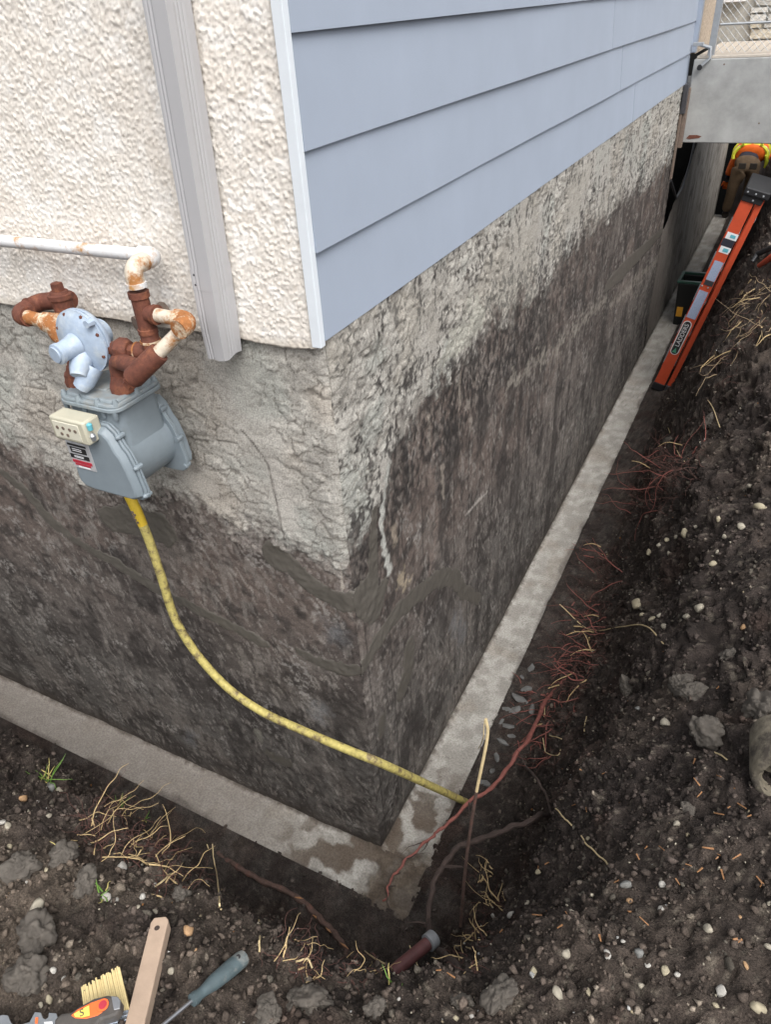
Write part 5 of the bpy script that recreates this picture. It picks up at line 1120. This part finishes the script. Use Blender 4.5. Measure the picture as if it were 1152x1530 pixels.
for k in range(3): quad_px([(118 + k, 1533 + 6 * k), (193 + 1.5 * k, 1512 + 6 * k), (193.5 + 1.5 * k, 1514 + 6 * k), (118 + k, 1535 + 6 * k)], pz + .0045, .003, 'ferrule_bead', 'steel', bsh, bevel=0)
# scraper lying across the brush
sc_ = empty('putty_knife', Vector(at(150, 1500, z=pz + .04)), 'scraper with black and orange grip and notched steel blade across the brush', 'scraper')
zk = pz + .046
hp_ = [(84, 1560), (80, 1522), (92, 1512), (106, 1511), (118, 1502), (140, 1490), (160, 1485), (176, 1487), (181, 1495), (180, 1508), (172, 1517), (150, 1524), (120, 1560)]
gr = quad_px(hp_, zk, .028, 'grip', 'grip_dark', sc_, bevel=.006)
quad_px([(106, 1516), (116, 1507), (136, 1497), (153, 1491), (158, 1493), (150, 1499), (146, 1505), (153, 1511), (146, 1516), (128, 1521), (112, 1520)], zk + .0012, .004, 'orange_inlay', 'grip_orange', gr, bevel=.001)
quad_px([(110, 1514), (120, 1508), (133, 1501), (134, 1516), (122, 1519), (112, 1518)], zk + .0022, .002, 'emblem', 'print_yellow', gr, bevel=0)
tm_c = Vector(at(122, 1512.5, z=zk + .0032)); rx_ = Vector(at(134, 1507, z=zk)) - Vector(at(112, 1517, z=zk)); rx_.z = 0; rx_.normalize(); ry_ = Vector((0, 0, 1)).cross(rx_)
text_obj('S', .020, Matrix(((rx_.x, ry_.x, 0, tm_c.x), (rx_.y, ry_.y, 0, tm_c.y), (0, 0, 1, tm_c.z), (0, 0, 0, 1))), 'grip_dark', gr, 'emblem_letter', .0003)
hc = Vector(at(154, 1501, z=zk + .001)); MB().lathe(hc, (0, 0, 1), [(0, .0115), (.0022, .0115), (.0024, .009)], 18).build('hang_hole_ring', 'grip_orange', gr); MB().lathe(hc + Vector((0, 0, .0022)), (0, 0, 1), [(0, .0082), (.0006, .0082)], 18).build('hang_hole', 'print_red', gr)
quad_px([(166, 1487), (176, 1488), (180, 1494), (179, 1506), (170, 1508), (168, 1498)], zk + .0016, .004, 'end_cap', 'steel', gr, bevel=.001)
quad_px([(40, 1560), (42, 1530), (52, 1511), (61, 1512), (64, 1520), (68, 1522), (72, 1519), (73, 1512), (84, 1513), (88, 1524), (90, 1560)], zk - .010, .003, 'blade', 'blade_steel', sc_, bevel=.0006)
quad_px([(53, 1519), (57, 1519), (56, 1528), (52, 1528)], zk - .0085, .001, 'printed_mark', 'grip_orange', sc_, bevel=0)
quad_px([(66, 1526), (78, 1525), (80, 1534), (68, 1535)], zk - .0085, .001, 'printed_mark', 'print_white', sc_, bevel=0)
tr_ = empty('trowel', Vector(at(10, 1522, z=pz)), 'curved grey trowel blade edge beside the scraper', 'trowel')
quad_px([(-20, 1560), (-20, 1522), (4, 1515), (12, 1516), (16, 1526), (22, 1532), (44, 1526), (50, 1540), (30, 1560)], pz + .012, .004, 'blade', 'blade_steel', tr_, bevel=.001)
# orange handled tool on the bank by the ladder
h = soil_pt(1146, 396, .0)
oh = empty('hand_tool', h, 'orange and black tool handle lying on the bank right of the ladder', 'tool')
MB().tube([soil_pt(1138, 401, .03), soil_pt(1165, 388, .05), soil_pt(1190, 380, .05)], [.016, .022, .02], 10).build('handle', 'ladder_orange', oh)
MB().tube([soil_pt(1128, 394, .025), soil_pt(1140, 384, .04), soil_pt(1165, 376, .05)], [.014, .02, .02], 10).build('grip', 'black_plastic', oh)
